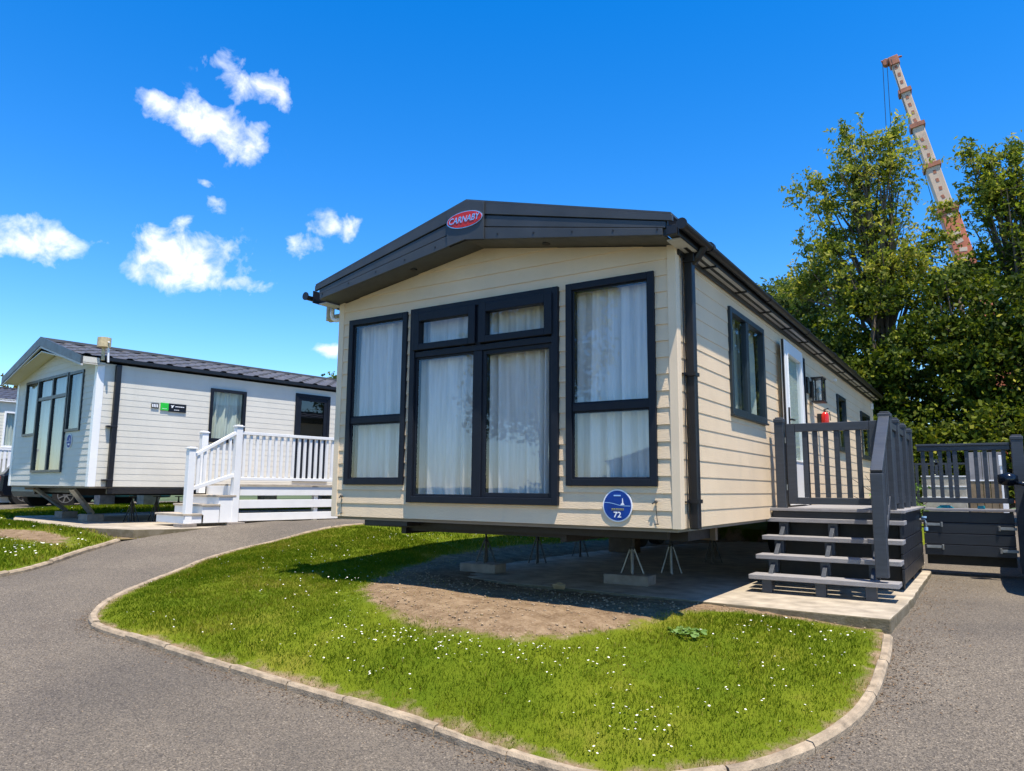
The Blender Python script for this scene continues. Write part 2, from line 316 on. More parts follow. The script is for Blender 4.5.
# ------------------------------------------------------------ terrain
def rbf(P):
    P = np.array(P, float); X = P[:, :2]; n = len(P); r = np.linalg.norm(X[:, None]-X[None], axis=2)
    K = np.where(r > 0, r*r*np.log(r+1e-12), 0)+np.eye(n)*.05; A = np.zeros((n+3, n+3)); A[:n, :n] = K; A[:n, n] = 1; A[:n, n+1:] = X; A[n, :n] = 1; A[n+1:, :n] = X.T
    w = np.linalg.solve(A, np.r_[P[:, 2], 0, 0, 0])
    def f(x, y):
        x = np.asarray(x, float); y = np.asarray(y, float); r2 = (x[..., None]-X[:, 0])**2+(y[..., None]-X[:, 1])**2
        return (.5*r2*np.log(r2+1e-12))@w[:n]+w[n]+w[n+1]*x+w[n+2]*y
    return f
CT = [[-2.383,-3.491,-1.168],[-1.208,-2.545,-1.211],[0.045,-1.67,-1.218],[-2.717,-2.484,-1.097],[-3.769,-2.928,-1.03],[-1.988,-1.408,-1.087],[-5.153,-2.134,-0.884],[-4.605,-1.858,-0.918],[-5.577,-0.19,-0.761],[-6.096,-1.438,-0.778],[-6.745,0.314,-0.646],[-6.605,2.717,-0.335],[-6.98,1.726,-0.552],[-8.627,0.684,-0.47],[-8.174,1.554,-0.36],[-7.58,3.706,-0.29],[-7.129,4.141,-0.29],[0.615,-1.467,-1.163],[2.033,-0.811,-1.072],[1.955,-0.074,-0.914],[1.206,-0.522,-0.997],[1.277,0.965,-0.782],[1.728,1.048,-0.78],[2.116,1.277,-0.773],[1.5,2.2,-0.75],[1.5,3.5,-0.735],[1.5,5.3,-0.71],[2.6,4.0,-0.72],[4.0,3.0,-0.7],[4.0,-2.0,-1.1],[2.0,9.0,-0.55],[5.0,9.0,-0.5],
      [-14,1,-.42],[-14,-4,-.9],[-10,6,-.3],[-16,8,-.33],[-20,7,-.33],[-26,6,-.33],[-9,12,-.3],[-4,16,-.25],[4,16,-.4],[-2,-9,-1.5],[6,-8,-1.5],[-10,-8,-1.3],[-28,18,-.35],[-25,-5,-.8],[12,10,-.4],[12,-5,-1.1],[-12,20,-.3],[0,25,-.3]]
T = rbf(CT)
KL = [[1.275,0.807],[1.304,0.33],[1.306,-0.138],[1.272,-0.509],[1.194,-0.791],[1.083,-1.048],[0.969,-1.237],[0.814,-1.429],[0.607,-1.582],[0.386,-1.72],[0.107,-1.778],[-0.16,-1.772],[-0.512,-1.762],[-0.951,-1.735],[-1.411,-1.734],[-2.093,-1.779],[-2.641,-1.803],[-3.175,-1.83],[-3.791,-1.855],[-4.381,-1.892],[-4.692,-1.835],[-4.95,-1.67],[-5.216,-1.414],[-5.618,-0.865],[-6.029,-0.204],[-6.566,0.733],[-6.85,1.5],[-6.708,2.221],[-6.45,2.8],[-6.25,3.5],[-6.2,4.2],[-6.3,6],[-6.4,9],[-6.4,13]]
LKL = [[-7.9,-4.6],[-7.25,-3.6],[-7.0,-2.6],[-7.289,-1.501],[-7.511,-1.002],[-8.016,-0.308],[-8.262,0.102],[-8.45,0.45]]
def smoothline(P, step=.05):
    P = [np.array(p, float) for p in P]; out = []
    for i in range(len(P)-1):
        p0 = P[max(i-1, 0)]; p1 = P[i]; p2 = P[i+1]; p3 = P[min(i+2, len(P)-1)]; n = max(1, int(np.linalg.norm(p2-p1)/step))
        for k in range(n):
            t = k/n; out.append(.5*((2*p1)+(-p0+p2)*t+(2*p0-5*p1+4*p2-p3)*t*t+(-p0+3*p1-3*p2+p3)*t**3))
    out.append(P[-1]); return np.array(out)
K1 = smoothline(KL); K2 = smoothline(LKL)
def inpoly(x, y, poly):
    x = np.asarray(x); y = np.asarray(y); c = np.zeros(x.shape, bool); n = len(poly)
    for i in range(n):
        x1, y1 = poly[i]; x2, y2 = poly[(i+1) % n]
        if y1 == y2: continue
        c ^= ((y1 > y) != (y2 > y)) & (x < (x2-x1)*(y-y1)/(y2-y1)+x1)
    return c
def under_lawn(X, Y):
    c = inpoly(X, Y, POLYU); d = np.full(X.shape, 9.)
    for i in range(len(POLYU)):
        a, b = np.array(POLYU[i]), np.array(POLYU[(i+1) % len(POLYU)]); ab = b-a; t = np.clip(((X-a[0])*ab[0]+(Y-a[1])*ab[1])/(ab@ab), 0, 1); d = np.minimum(d, np.hypot(X-a[0]-t*ab[0], Y-a[1]-t*ab[1]))
    return np.where(c, np.clip((d-.1)/.5, 0, 1)*.55, 0)
POLYU = K1[::12].tolist()+[[-6.4, 13.3], [1.1, 13.3], [1.15, 5], [1.22, .95]]
# base ground out to the horizon
def axis(fine0, fine1, step, far):
    a = list(np.arange(fine0, fine1+1e-6, step)); lo = []; hi = []; d = step
    x = fine0
    while x > -far: d *= 1.35; x -= d; lo.append(x)
    x = fine1; d = step
    while x < far: d *= 1.35; x += d; hi.append(x)
    return np.array(lo[::-1]+a+hi)
def sheet(name, xs, ys, zf, mat):
    X, Y = np.meshgrid(xs, ys); Z = zf(X, Y); nx, ny = len(xs), len(ys)
    v = np.c_[X.ravel(), Y.ravel(), Z.ravel()]; i = np.arange(nx*ny).reshape(ny, nx)
    f = np.c_[i[:-1, :-1].ravel(), i[:-1, 1:].ravel(), i[1:, 1:].ravel(), i[1:, :-1].ravel()]
    o = npmesh(name, v, f, mat); o.data.polygons.foreach_set('use_smooth', [True]*len(f)); return struct(o)
def in_left_slab(X, Y):
    dx = X+10.386; dy = Y-.976; ca, sa = math.cos(R(-7.515)), math.sin(R(-7.515)); u = dx*ca+dy*sa; v = -dx*sa+dy*ca
    return np.minimum(np.minimum(u+4.3, 1.95-u), np.minimum(v+.2, 13-v))   # >0 inside
def Tfar(X, Y):
    r = np.sqrt((X+4)**2+(Y-3)**2); k = np.clip((r-22)/14, 0, 1); Xc = np.clip(X, -32, 16); Yc = np.clip(Y, -14, 28)
    return T(Xc, Yc)*(1-k)-.5*k
sheet('ground', axis(-30, 15, 1.0, 1500), axis(-13, 27, 1.0, 1500), lambda X, Y: Tfar(X, Y)-.09-under_lawn(X, Y)*1.3-np.clip(in_left_slab(X, Y)+1, 0, 1)*.4, M['far_ground'])
sheet('road', np.arange(-28, 14.01, .2), np.arange(-12.6, 24.01, .2), lambda X, Y: Tfar(X, Y)-under_lawn(X, Y)-np.clip((in_left_slab(X, Y)-.05)/.4, 0, 1)*.35, M['asphalt'])

LP = [(q[0], q[1], float(T(q[0], q[1]))+.035) for q in K1[::8]]
LP += [(-1.75,0,-.665),(-3,-.24,-.645),(-2.4,-.7,-.665),(-1.2,-.9,-.735),(-.39,-.2,-.73),(-.3,.25,-.675),(.2,.7,-.70),(.7,.72,-.735),(-1.0,.3,-.67),(-4.1,2.05,-.60),(-3.6,.8,-.64),(-4.4,3.9,-.52),(-3.9,-.8,-.76),(.3,-.6,-.89),(-.6,-1.4,-.98),(-2.4,.9,-.682),(-.6,.85,-.685),(1.0,.85,-.76),(-2,3,-.78),(0,3,-.8),(-2,5,-.8),(0,6,-.8),(-1,10,-.7),(-3.6,7,-.6),(-4.3,-1.6,-.86)]
L1 = rbf(LP)
SOIL = [(-2.95,-.35),(-2.3,-.8),(-1.53,-.98),(-1.02,-.93),(-.66,-.68),(-.39,-.26),(-.12,.5),(.2,.84),(.7,.92),(1.2,.97),(1.15,3),(1,9),(-3.2,9),(-3.9,6),(-4.15,3.9),(-4.1,2.2),(-3.8,1.2),(-3.4,.3)]
def soil1(x, y):
    c = inpoly(x, y, SOIL).astype(float)
    if x.size < 400000:
        P = np.array(SOIL); d = np.full(x.shape, 9.)
        for i in range(len(P)):
            a, b = P[i], P[(i+1) % len(P)]; ab = b-a; t = np.clip(((x-a[0])*ab[0]+(y-a[1])*ab[1])/(ab@ab), 0, 1); d = np.minimum(d, np.hypot(x-a[0]-t*ab[0], y-a[1]-t*ab[1]))
        c = np.clip(.5+np.where(c > 0, d, -d)*2.2, 0, 1)
    # dry worn edge beside the kerb
    dk = np.full(x.shape, 9.)
    for q in K1[::3]: dk = np.minimum(dk, np.hypot(x-q[0], y-q[1]))
    return np.maximum(c, np.clip(.78-dk*3.6, 0, 1))
def poly_sheet(name, poly, step, zf, mat, soilf):
    poly = np.array(poly); x0, y0 = poly.min(0); x1, y1 = poly.max(0)
    X, Y = np.meshgrid(np.arange(x0, x1, step), np.arange(y0, y1, step)); X = X.ravel()+rng.uniform(-.2, .2, X.size)*step; Y = Y.ravel()+rng.uniform(-.2, .2, Y.size)*step
    k = inpoly(X, Y, poly); X, Y = X[k], Y[k]
    pts = [Vector(p) for p in poly.tolist()]+[Vector((a, b)) for a, b in zip(X, Y)]; n = len(poly)
    vv, ee, ff, *_ = delaunay_2d_cdt(pts, [], [list(range(n))], 1, 1e-5)
    V = np.array([(v.x, v.y) for v in vv]); Z = zf(V[:, 0], V[:, 1])
    o = npmesh(name, np.c_[V, Z], np.array([f for f in ff if len(f) == 3]), mat); o.data.polygons.foreach_set('use_smooth', [True]*len(o.data.polygons))
    a = o.data.attributes.new('soil', 'FLOAT', 'POINT'); a.data.foreach_set('value', soilf(V[:, 0], V[:, 1]).astype(np.float32))
    return struct(o)
POLY1 = K1[::2].tolist()+[[-6.4, 13.3], [1.1, 13.3], [1.15, 5], [1.22, .95]]
def L1c(x, y): return np.where(y > 9, T(x, y)+.0, L1(x, np.minimum(y, 9.5)))+rng.normal(0, .004, np.shape(x))
poly_sheet('lawn', POLY1, .11, L1c, M['lawn'], soil1)
# left lawn, round the white caravan
lc = np.array([-10.386, .976]); lex = np.array([math.cos(R(-7.515)), math.sin(R(-7.515))]); ley = np.array([-lex[1], lex[0]])
def lw(u, v): return (lc+lex*u+ley*v)
POLY2 = [p for p in K2[::2].tolist()]+[lw(1.9, 2).tolist(), lw(1.9, 13).tolist(), [-16, 14], [-19, 9], [-17.2, 3.2], [-15.8, 1.0], [-15.5, -3], [-11, -6]]
def dist_k2(x, y):
    d = np.full(np.shape(x), 9.)
    for q in K2[::2]: d = np.minimum(d, np.hypot(x-q[0], y-q[1]))
    return d
def L2(x, y):
    z = T(x, y)+.035+.05*np.clip(dist_k2(x, y)/1.2, 0, 1); k = np.clip((in_left_slab(x, y)+.55)/.5, 0, 1)
    return z*(1-k)+np.minimum(z, -.345-.03-.1*(k >= 1))*k
def soil2(x, y):
    a, b = lw(.6, -1.05); d = np.hypot((x-a)/1.4, (y-b)/.32)
    dl = np.stack([x-lc[0], y-lc[1]], -1); u = dl@lex; v = dl@ley
    under = np.clip(1-np.maximum(np.maximum(-3.9-u, u-2), np.maximum(-.2-v, v-13))*3, 0, 1)*.9
    return np.maximum(np.maximum(np.clip(1.4-d, 0, 1), under*.75*(v < 4)), np.clip(.55-dist_k2(x, y)*3.5, 0, 1))
poly_sheet('left_lawn', POLY2, .25, L2, M['lawn'], soil2)

# kerb edging: short weathered lengths laid end to end
def kerb(name, K, zf, seg=.62):
    mb = MB(); s = np.r_[0, np.cumsum(np.linalg.norm(np.diff(K, axis=0), axis=1))]; tot = s[-1]; a = 0
    prof = [(-.036, -.12), (-.036, .03), (-.022, .05), (.022, .052), (.036, .032), (.036, -.12)]
    while a < tot-.1:
        L = seg*random.uniform(.8, 1.25); b = min(a+L, tot); n = max(2, int((b-a)/.08)); ss = np.linspace(a+.006, b-.006, n+1); dz = random.uniform(-.006, .006); dn = random.uniform(-.008, .008); tw = random.uniform(-.08, .08)
        o = len(mb.v)
        for q in ss:
            x = np.interp(q, s, K[:, 0]); y = np.interp(q, s, K[:, 1]); x2 = np.interp(q+.03, s, K[:, 0])-np.interp(q-.03, s, K[:, 0]); y2 = np.interp(q+.03, s, K[:, 1])-np.interp(q-.03, s, K[:, 1]); l = math.hypot(x2, y2); nx, ny = -y2/l, x2/l
            z = float(zf(x, y))
            for (pn, pz) in prof:
                pn2 = pn+dn+random.uniform(-.002, .002); mb.v.append((x+nx*pn2, y+ny*pn2, z+pz+dz+pn*tw+random.uniform(-.0015, .0015)))
        m_ = len(prof)
        for i in range(len(ss)-1):
            for k in range(m_-1): mb.f.append((o+i*m_+k, o+i*m_+k+1, o+(i+1)*m_+k+1, o+(i+1)*m_+k)); mb.mi.append(0)
        mb.f.append(tuple(o+k for k in range(m_))); mb.f.append(tuple(o+(len(ss)-1)*m_+k for k in range(m_))); mb.mi += [0, 0]
        a = b
    return struct(mb.build(name, M['kerb']))
kerb('kerb', K1, T); kerb('left_kerb', K2, T, .8)

# concrete slabs
def slab(name, P, z, th):
    mb = MB(); pts = smoothline(P+[P[0]], .12)[:-1]
    pts = [(x+random.uniform(-.006, .006), y+random.uniform(-.006, .006)) for x, y in pts]
    mb.prism([(x, y, z-th) for x, y in pts], (0, 0, th)); o = mb.build(name, M['concrete'], bevel=.012); return struct(o)
def straight(P): return P
def slab2(name, P, z, th):
    mb = MB(); out = []
    for i in range(len(P)):
        a = np.array(P[i]); b = np.array(P[(i+1) % len(P)]); n = max(1, int(np.linalg.norm(b-a)/.2))
        for k in range(n): q = a+(b-a)*k/n+rng.uniform(-.007, .007, 2); out.append(q)
    mb.prism([(x, y, z-th) for x, y in out], (0, 0, th)); return struct(mb.build(name, M['concrete'], bevel=.012))
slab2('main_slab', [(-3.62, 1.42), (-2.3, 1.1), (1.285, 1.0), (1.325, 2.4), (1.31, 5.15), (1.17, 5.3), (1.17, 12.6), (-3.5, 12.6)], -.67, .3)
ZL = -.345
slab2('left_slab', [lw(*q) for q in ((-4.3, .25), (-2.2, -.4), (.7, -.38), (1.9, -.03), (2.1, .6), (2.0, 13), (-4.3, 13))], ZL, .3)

# ------------------------------------------------------------ caravan pieces
def pF(u, d, z): return (u, -d, z)
def pS(u, d, z): return (d, u, z)
def siding(mb, Mp, u0, u1, H, apex, holes, pitch, lap, zb=0):
    def bounds(z):
        if z <= H or apex is None: return u0, u1
        k = (z-H)/(apex-H); c = (u0+u1)/2; return u0+(c-u0)*k, u1+(c-u1)*k
    top = apex if apex else H
    zs = {zb, top}; z = zb
    while z < top: zs.add(round(z, 5)); z += pitch
    for h in holes: zs |= {h[2], h[3]}
    if apex: zs.add(H)
    zs = sorted(q for q in zs if zb <= q <= top)
    def off(z, up):
        k = (z-zb)/pitch; fr = k-math.floor(k+1e-6)
        if not up and fr < 1e-3: fr = 1
        return .004+lap*(1-fr)
    for za, zc in zip(zs[:-1], zs[1:]):
        if zc-za < 1e-5: continue
        a0, a1 = bounds(za); b0, b1 = bounds(zc); mid = (za+zc)/2
        cuts = sorted([(h[0], h[1]) for h in holes if h[2] < mid < h[3]])
        segs = []; s = None
        for c0, c1 in cuts: segs.append((s, c0)); s = c1
        segs.append((s, None))
        oa, ob = off(za, True), off(zc, False)
        isrow = abs((za-zb)/pitch-round((za-zb)/pitch)) < 1e-3
        for s0, s1 in segs:
            xa0 = a0 if s0 is None else max(s0, a0); xb0 = b0 if s0 is None else max(s0, b0); xa1 = a1 if s1 is None else min(s1, a1); xb1 = b1 if s1 is None else min(s1, b1)
            if xa1-xa0 < 1e-4: continue
            xb1 = max(xb1, xb0)
            if isrow:
                mb.add([Mp(xa0, .002, za), Mp(xa1, .002, za), Mp(xa1, oa, za), Mp(xa0, oa, za)], [(0, 1, 2, 3)])
                # small rounded nose
            mb.add([Mp(xa0, oa, za), Mp(xa1, oa, za), Mp(xb1, ob, zc), Mp(xb0, ob, zc)], [(0, 1, 2, 3)])
def ring(mb, Mp, u0, u1, z0, z1, w, d0, d1, wt=None, wb=None):
    wt = wt or w; wb = wb or w
    mb.box(u0, u0+w, d0, d1, z0, z1, Mp); mb.box(u1-w, u1, d0, d1, z0, z1, Mp)
    mb.box(u0+w, u1-w, d0, d1, z0, z0+wb, Mp); mb.box(u0+w, u1-w, d0, d1, z1-wt, z1, Mp)
def curtain(Mp, u0, u1, z0, z1, parent, folds=9, depth=-.105, amp=.05, label=None):
    n = int((u1-u0)*150)+8; ph = random.uniform(0, 9); fr = [random.uniform(.7, 1.4) for _ in range(5)]; V = []; F = []
    for j, (z, k) in enumerate(((z0, 1.15), (z0+(z1-z0)*.35, 1.0), (z0+(z1-z0)*.7, .85), (z1, .55))):
        for i in range(n+1):
            u = u0+(u1-u0)*i/n; x = (u-u0)*folds*2.6
            env = .55+.6*math.sin(u*5.3+ph)**2; x += .8*math.sin(u*9+ph*3)+.25*j*math.sin(u*4+ph); w = (math.sin(x*2.1*fr[0]+ph)*.7+math.sin(x*3.7*fr[1]+ph*2)*.3)*env+math.sin(x*4.7*fr[2]+j*.2)*.12
            V.append(Mp(u, depth+amp*w*k, z))
    for j in range(3):
        for i in range(n): a = j*(n+1)+i; F.append((a, a+1, a+n+2, a+n+1))
    mb = MB(); mb.add(V, F); return mb.build('curtain', M['curtain'], parent, smooth=True)
def pane(Mp, u0, u1, z0, z1, parent, mat='glass', d=0.004):
    mb = MB(); mb.add([Mp(u0, d, z0), Mp(u1, d, z0), Mp(u1, d, z1), Mp(u0, d, z1)], [(0, 1, 2, 3)]); return mb.build('pane', M[mat], parent)
def gable_roof(root, Wd, L, H, apex, eave, y0, rib, mat, th=.05, lift=.03):
    # tiled metal sheet laid over the gable, ribbed down the slope
    c = -Wd/2; half = Wd/2+eave; sl = (apex-H)/(Wd/2); mb = MB(); ys = []; y = y0
    while y < L+.12: ys += [(y, 0), (y+rib*.12, .022), (y+rib*.3, .022), (y+rib*.42, 0)]; y += rib
    for sgn in (1, -1):
        rows = []
        nrow = 5
        for i in range(nrow):
            for e in (0, 1):
                t = (i+e)/nrow; x = half*t; z = apex-sl*x+lift+(.018 if e == 1 else 0)*1.0
                rows.append((c+sgn*x, z))
        o = len(mb.v)
        for (x, z) in rows:
            for (yy, h) in ys: mb.v.append((x, yy, z+h))
        n = len(ys)
        for r_ in range(len(rows)-1):
            for k in range(n-1): mb.f.append((o+r_*n+k, o+r_*n+k+1, o+(r_+1)*n+k+1, o+(r_+1)*n+k)); mb.mi.append(0)
    mb.box(c-.09, c+.09, y0, L+.1, apex+lift+.0, apex+lift+.05)
    o = mb.build('roof', M[mat], root)
    # solid deck under the sheet
    d = MB()
    for sgn in (1, -1):
        d.prism([(c, 0.02, apex-.03), (c+sgn*half, .02, apex-sl*half-.03), (c+sgn*half, .02, apex-sl*half+lift-.01), (c, .02, apex+lift-.01)], (0, L, 0))
    d.build('roof_deck', M['black'], root)
    return o
def shell(root, Wd, L, H, apex, wallm, holesF, holesS, pitch, lap, split=True, z_base=0):
    a = MB(); siding(a, pF, -Wd+.05, -.05, H, apex, holesF, pitch, lap); a.build('front_wall', wallm, root)
    a = MB(); siding(a, pS, .05, L-.05, H, None, holesS, pitch, lap*.5); a.build('side_wall', wallm, root)
    a = MB(); siding(a, lambda u, d, z: (-Wd-d, u, z), .05, L-.05, H, None, [], pitch, lap); a.build('side_wall', wallm, root)
    a = MB(); siding(a, lambda u, d, z: (u, L+d, z), -Wd+.05, -.05, H, apex, [], pitch, lap); a.build('rear_wall', wallm, root)
    # inner lining so that the rooms are rooms
    a = MB(); e = .9
    a.box(-Wd+.06, -.06, e, e+.02, .02, H); a.box(-Wd+.03, -.03, .03, L-.03, -.03, .0)
    a.box(-Wd+e, -Wd+e+.02, e, L-.05, .02, H); a.box(-e-.02, -e, e+.02, L-.05, .02, H)
    a.box(-Wd+.03, -.03, .03, L-.03, H-.03, H-.01)
    a.build('inner_lining', M['interior'], root)
def corner_trims(root, Wd, L, H, m, w=.056, apexz=0):
    for x0, x1, y0, y1 in ((-w, .018, -.018, w+.01), (-Wd-.018, -Wd+w, -.018, w+.01), (-w, .018, L-w, L+.018), (-Wd-.018, -Wd+w, L-w, L+.018)):
        mb = MB(); mb.box(x0, x1, y0, y1, -.005, H); mb.build('corner_trim', m, root, bevel=.004)

# ============================================================ main caravan
WD, LEN, HH, AP = 3.7, 11.56, 2.222, 2.522
main = thing('static_caravan', 'large cream static caravan with dark gable fascia, in the centre of the photo', 'caravan', (0, 0, 0), 0, 'static caravans on the park')
hF = [(-3.53, -2.77, .335, 2.005), (-2.68, -1.06, .17, 2.015), (-.95, -.185, .335, 2.02)]
hS = [(1.40, 2.61, 1.02, 2.01), (3.55, 4.72, .11, 2.02), (7.2, 7.97, .96, 1.83), (9.75, 10.9, .93, 1.79)]
shell(main, WD, LEN, HH, AP, M['cream'], hF, hS, .1328, .010)
corner_trims(main, WD, LEN, HH+.02, M['cream_trim'])
def front_window(root, u0, u1, z0, z1, zt, fm='frame', fw=.058):
    mb = MB(); ring(mb, pF, u0, u1, z0, z1, fw, -.06, .034); mb.box(u0+fw, u1-fw, -.05, .022, zt-.032, zt+.032, pF)
    ring(mb, pF, u0+fw, u1-fw, z0+fw, zt-.032, .014, -.05, .012); ring(mb, pF, u0+fw, u1-fw, zt+.032, z1-fw, .014, -.05, .012)
    w = mb.build('window', M[fm], root, bevel=.004)
    pane(pF, u0+fw, u1-fw, z0+fw, zt-.032, w); pane(pF, u0+fw, u1-fw, zt+.032, z1-fw, w)
    curtain(pF, u0-.02, u1+.02, z0-.02, z1+.02, w, 8); return w
front_window(main, -3.549, -2.753, .318, 2.023, .965)
front_window(main, -.969, -.165, .318, 2.037, .965)
# centre french window with two opening top lights
mb = MB(); u0, u1, z0, z1 = -2.697, -1.04, .154, 2.032
ring(mb, pF, u0, u1, z0, z1, .06, -.06, .045)
mb.box(-1.93, -1.84, -.05, .03, z0+.06, 1.545, pF); mb.box(u0+.06, u1-.06, -.05, .034, 1.545, 1.60, pF)
mb.box(-1.915, -1.855, -.05, .030, 1.60, z1-.06, pF)
ring(mb, pF, u0+.06, -1.93, z0+.06, 1.545, .02, -.05, .016); ring(mb, pF, -1.84, u1-.06, z0+.06, 1.545, .04, -.05, .016)
w = mb.build('french_window', M['frame'], main, bevel=.004)
for a, b_ in ((u0+.045, -1.905), (-1.865, u1-.05)):
    s = MB(); ring(s, pF, a, b_, 1.612, z1-.05, .078, -.02, .062, .085, .062); s = s.build('opening_light', M['frame'], w, bevel=.005)
    pane(pF, a+.078, b_-.078, 1.674, z1-.135, w, d=.02)
pane(pF, u0+.06, -1.93, z0+.06, 1.545, w); pane(pF, -1.84, u1-.06, z0+.06, 1.545, w)
curtain(pF, u0-.02, -1.87, z0, z1, w, 9); curtain(pF, -1.89, u1+.02, z0, z1, w, 9)
# side windows
def side_window(root, u0, u1, z0, z1, mull=None, fm='frame_grey', part=True):
    mb = MB(); ring(mb, pS, u0, u1, z0, z1, .055, -.05, .036)
    if mull: mb.box(mull-.045, mull+.045, -.04, .03, z0+.055, z1-.055, pS)
    mb.box(u0-.01, u1+.01, .0, .05, z0-.022, z0-.001, pS)
    w = mb.build('window', M[fm], root, bevel=.004); cells = [(u0+.055, u1-.055)] if not mull else [(u0+.055, mull-.045), (mull+.045, u1-.055)]
    for a, b_ in cells: pane(pS, a, b_, z0+.055, z1-.055, w, 'glass_green')
    return w
w = side_window(main, 1.383, 2.627, 1.003, 2.029, 1.97)
curtain(pS, 1.36, 1.98, .98, 2.04, w, 9); curtain(pS, 2.1, 2.64, .98, 2.04, w, 9)
w = side_window(main, 7.19, 7.985, .947, 1.84); curtain(pS, 7.6, 7.99, .93, 1.85, w, 8)
w = side_window(main, 9.74, 10.92, .92, 1.80); curtain(pS, 10.3, 10.9, .9, 1.8, w, 8)
# white door standing ajar
mb = MB(); ring(mb, pS, 3.55, 4.76, .105, 2.035, .05, -.05, .03); df = mb.build('door_frame', M['frame'], main, bevel=.004)
door = bpy.data.objects.new('door', None)
hinge = Vector((.062, 4.30, 0)); free = Vector((.085, 3.24, 0)); dv = (free-hinge).normalized(); dn = Vector((-dv.y, dv.x, 0)); dn = dn if dn.x > 0 else -dn
DL = (free-hinge).length
def pD(u, d, z): q = hinge+dv*u+dn*d; return (q.x, q.y, z)
mb = MB(); ring(mb, pD, 0, DL, .13, 2.03, .12, -.025, .025, .13, .5); ring(mb, pD, .12, DL-.12, .63, 1.9, .018, -.03, .034)
door = mb.build('door', M['white_pvc'], main, bevel=.005); pane(pD, .12, DL-.12, .63, 1.9, door, 'glass_green')
mb = MB(); mb.box(.16, DL-.16, -.02, -.018, .6, 1.9, pD); mb.build('blind', M['curtain'], door)
mb = MB(); mb.box(DL+.001, DL+.008, -.012, .012, .13, 2.03, pD); mb.build('edge_seal', M['gutter'], door)
mb = MB(); mb.box(DL-.08, DL-.045, .026, .04, 1.02, 1.24, pD); mb.bar(pD(DL-.062, .06, 1.1), pD(DL-.2, .06, 1.1), .02, .02); mb.bar(pD(DL-.062, .03, 1.1), pD(DL-.062, .065, 1.1), .02, .02); mb.build('handle', M['handle'], door, bevel=.003)
mb = MB(); mb.box(4.31, 4.52, .0, .05, .12, 2.03, pS); mb.build('door_jamb', M['white_pvc'], main, bevel=.004)
# number plate box beside the door, wall lantern
mb = MB(); mb.box(4.80, 4.90, .012, .05, 1.58, 1.80, pS); mb.build('chime_box', M['handle'], main, bevel=.006)
lan = MB(); u0, u1, z0, z1, d0, d1 = 5.02, 5.24, 1.50, 1.80, .05, .19
for uu in (u0, u1-.02):
    for dd in (d0, d1-.02): lan.box(uu, uu+.02, dd, dd+.02, z0, z1, pS)
lan.box(u0-.01, u1+.01, d0-.01, d1+.01, z1, z1+.02, pS); lan.box(u0-.01, u1+.01, d0-.01, d1+.01, z0-.02, z0, pS); lan.box(u0+.05, u1-.05, .01, d0, z0+.05, z1-.03, pS)
lan = lan.build('wall_lantern', M['black'], main, bevel=.002)
mb = MB(); mb.tube([pS(5.13, .12, z0), pS(5.13, .12, z0+.12)], .022, 8); mb.tube([pS(5.13, .12, z0+.12), pS(5.13, .12, z0+.16), pS(5.13, .12, z0+.19)], [.028, .035, .012], 8); mb.build('bulb', M['lamp_glow'], lan, smooth=True)
mb = MB(); mb.box(u0+.02, u1-.02, d1-.012, d1-.008, z0, z1, pS); mb.box(u0+.006, u0+.01, d0+.02, d1-.02, z0, z1, pS); mb.build('lantern_glass', M['glass'], lan)
mb = MB(); mb.box(7.0, 7.06, .01, .05, 2.02, 2.06, pS); mb.build('sensor', M['white_pvc'], main, bevel=.004)
mb = MB(); mb.box(11.3, 11.36, .01, .06, 1.98, 2.1, pS); mb.build('outlet_cover', M['white_pvc'], main, bevel=.004)
# roof and gable fascia
cX = -1.85; YF = -.30; XE = 1.94
def ztop(x): return 2.886-abs(x-cX)*(2.886-2.372)/XE
def zbot(x): return 2.522-abs(x-cX)*(2.522-2.222)/1.85
for sgn in (-1, 1):
    mb = MB()
    for f0, f1, yo, xe in ((0, .315, 0, XE-.07), (.35, .65, .010, XE-.05), (.685, 1.0, .002, XE+.01)):
        xi = cX+sgn*.19; xo = cX+sgn*xe
        A = lambda x, f: zbot(x)*(1-f)+ztop(x)*f
        mb.prism([(xi, YF+yo, A(xi, f0)), (xo, YF+yo, A(xo, f0)), (xo, YF+yo, A(xo, f1)), (xi, YF+yo, A(xi, f1))], (0, .03, 0))
    xi = cX; xo = cX+sgn*(XE-.04); mb.prism([(xi, YF+.036, zbot(xi)+.004), (xo, YF+.036, zbot(xo)+.004), (xo, YF+.036, ztop(xo)-.02), (xi, YF+.036, ztop(xi)-.02)], (0, .02, 0))
    o = mb.build('fascia', M['anthracite'], main, bevel=.003)
    for k in range(5):
        mb = MB(); x = cX+sgn*(.35+k*.37); mb.tube([(x, YF-.004, zbot(x)+.045), (x, YF+.002, zbot(x)+.045)], .009, 8); mb.build('screw', M['black'], o)
    mb = MB(); xo = cX+sgn*(XE-.06); mb.prism([(cX, YF+.03, zbot(cX)), (xo, YF+.03, zbot(xo)), (xo, YF+.03, zbot(xo)+.015), (cX, YF+.03, zbot(cX)+.015)], (0, .36, 0)); mb.build('soffit', M['anthracite'], main)
    mb = MB(); x1 = cX+sgn*(XE+.0); mb.prism([(cX, YF+.002, 2.886), (x1, YF+.002, ztop(x1)), (x1, YF+.002, ztop(x1)+.016), (cX, YF+.002, 2.904)], (0, .5, 0)); mb.build('verge_cap', M['anthracite'], main)
    mb = MB(); x = cX+sgn*.75; mb.tube([(x, YF+.17, zbot(x)-.008), (x, YF+.17, zbot(x)+.01)], .035, 14); mb.build('downlight', M['black'], main)
mb = MB(); xs = (-2.055, cX, -1.64)
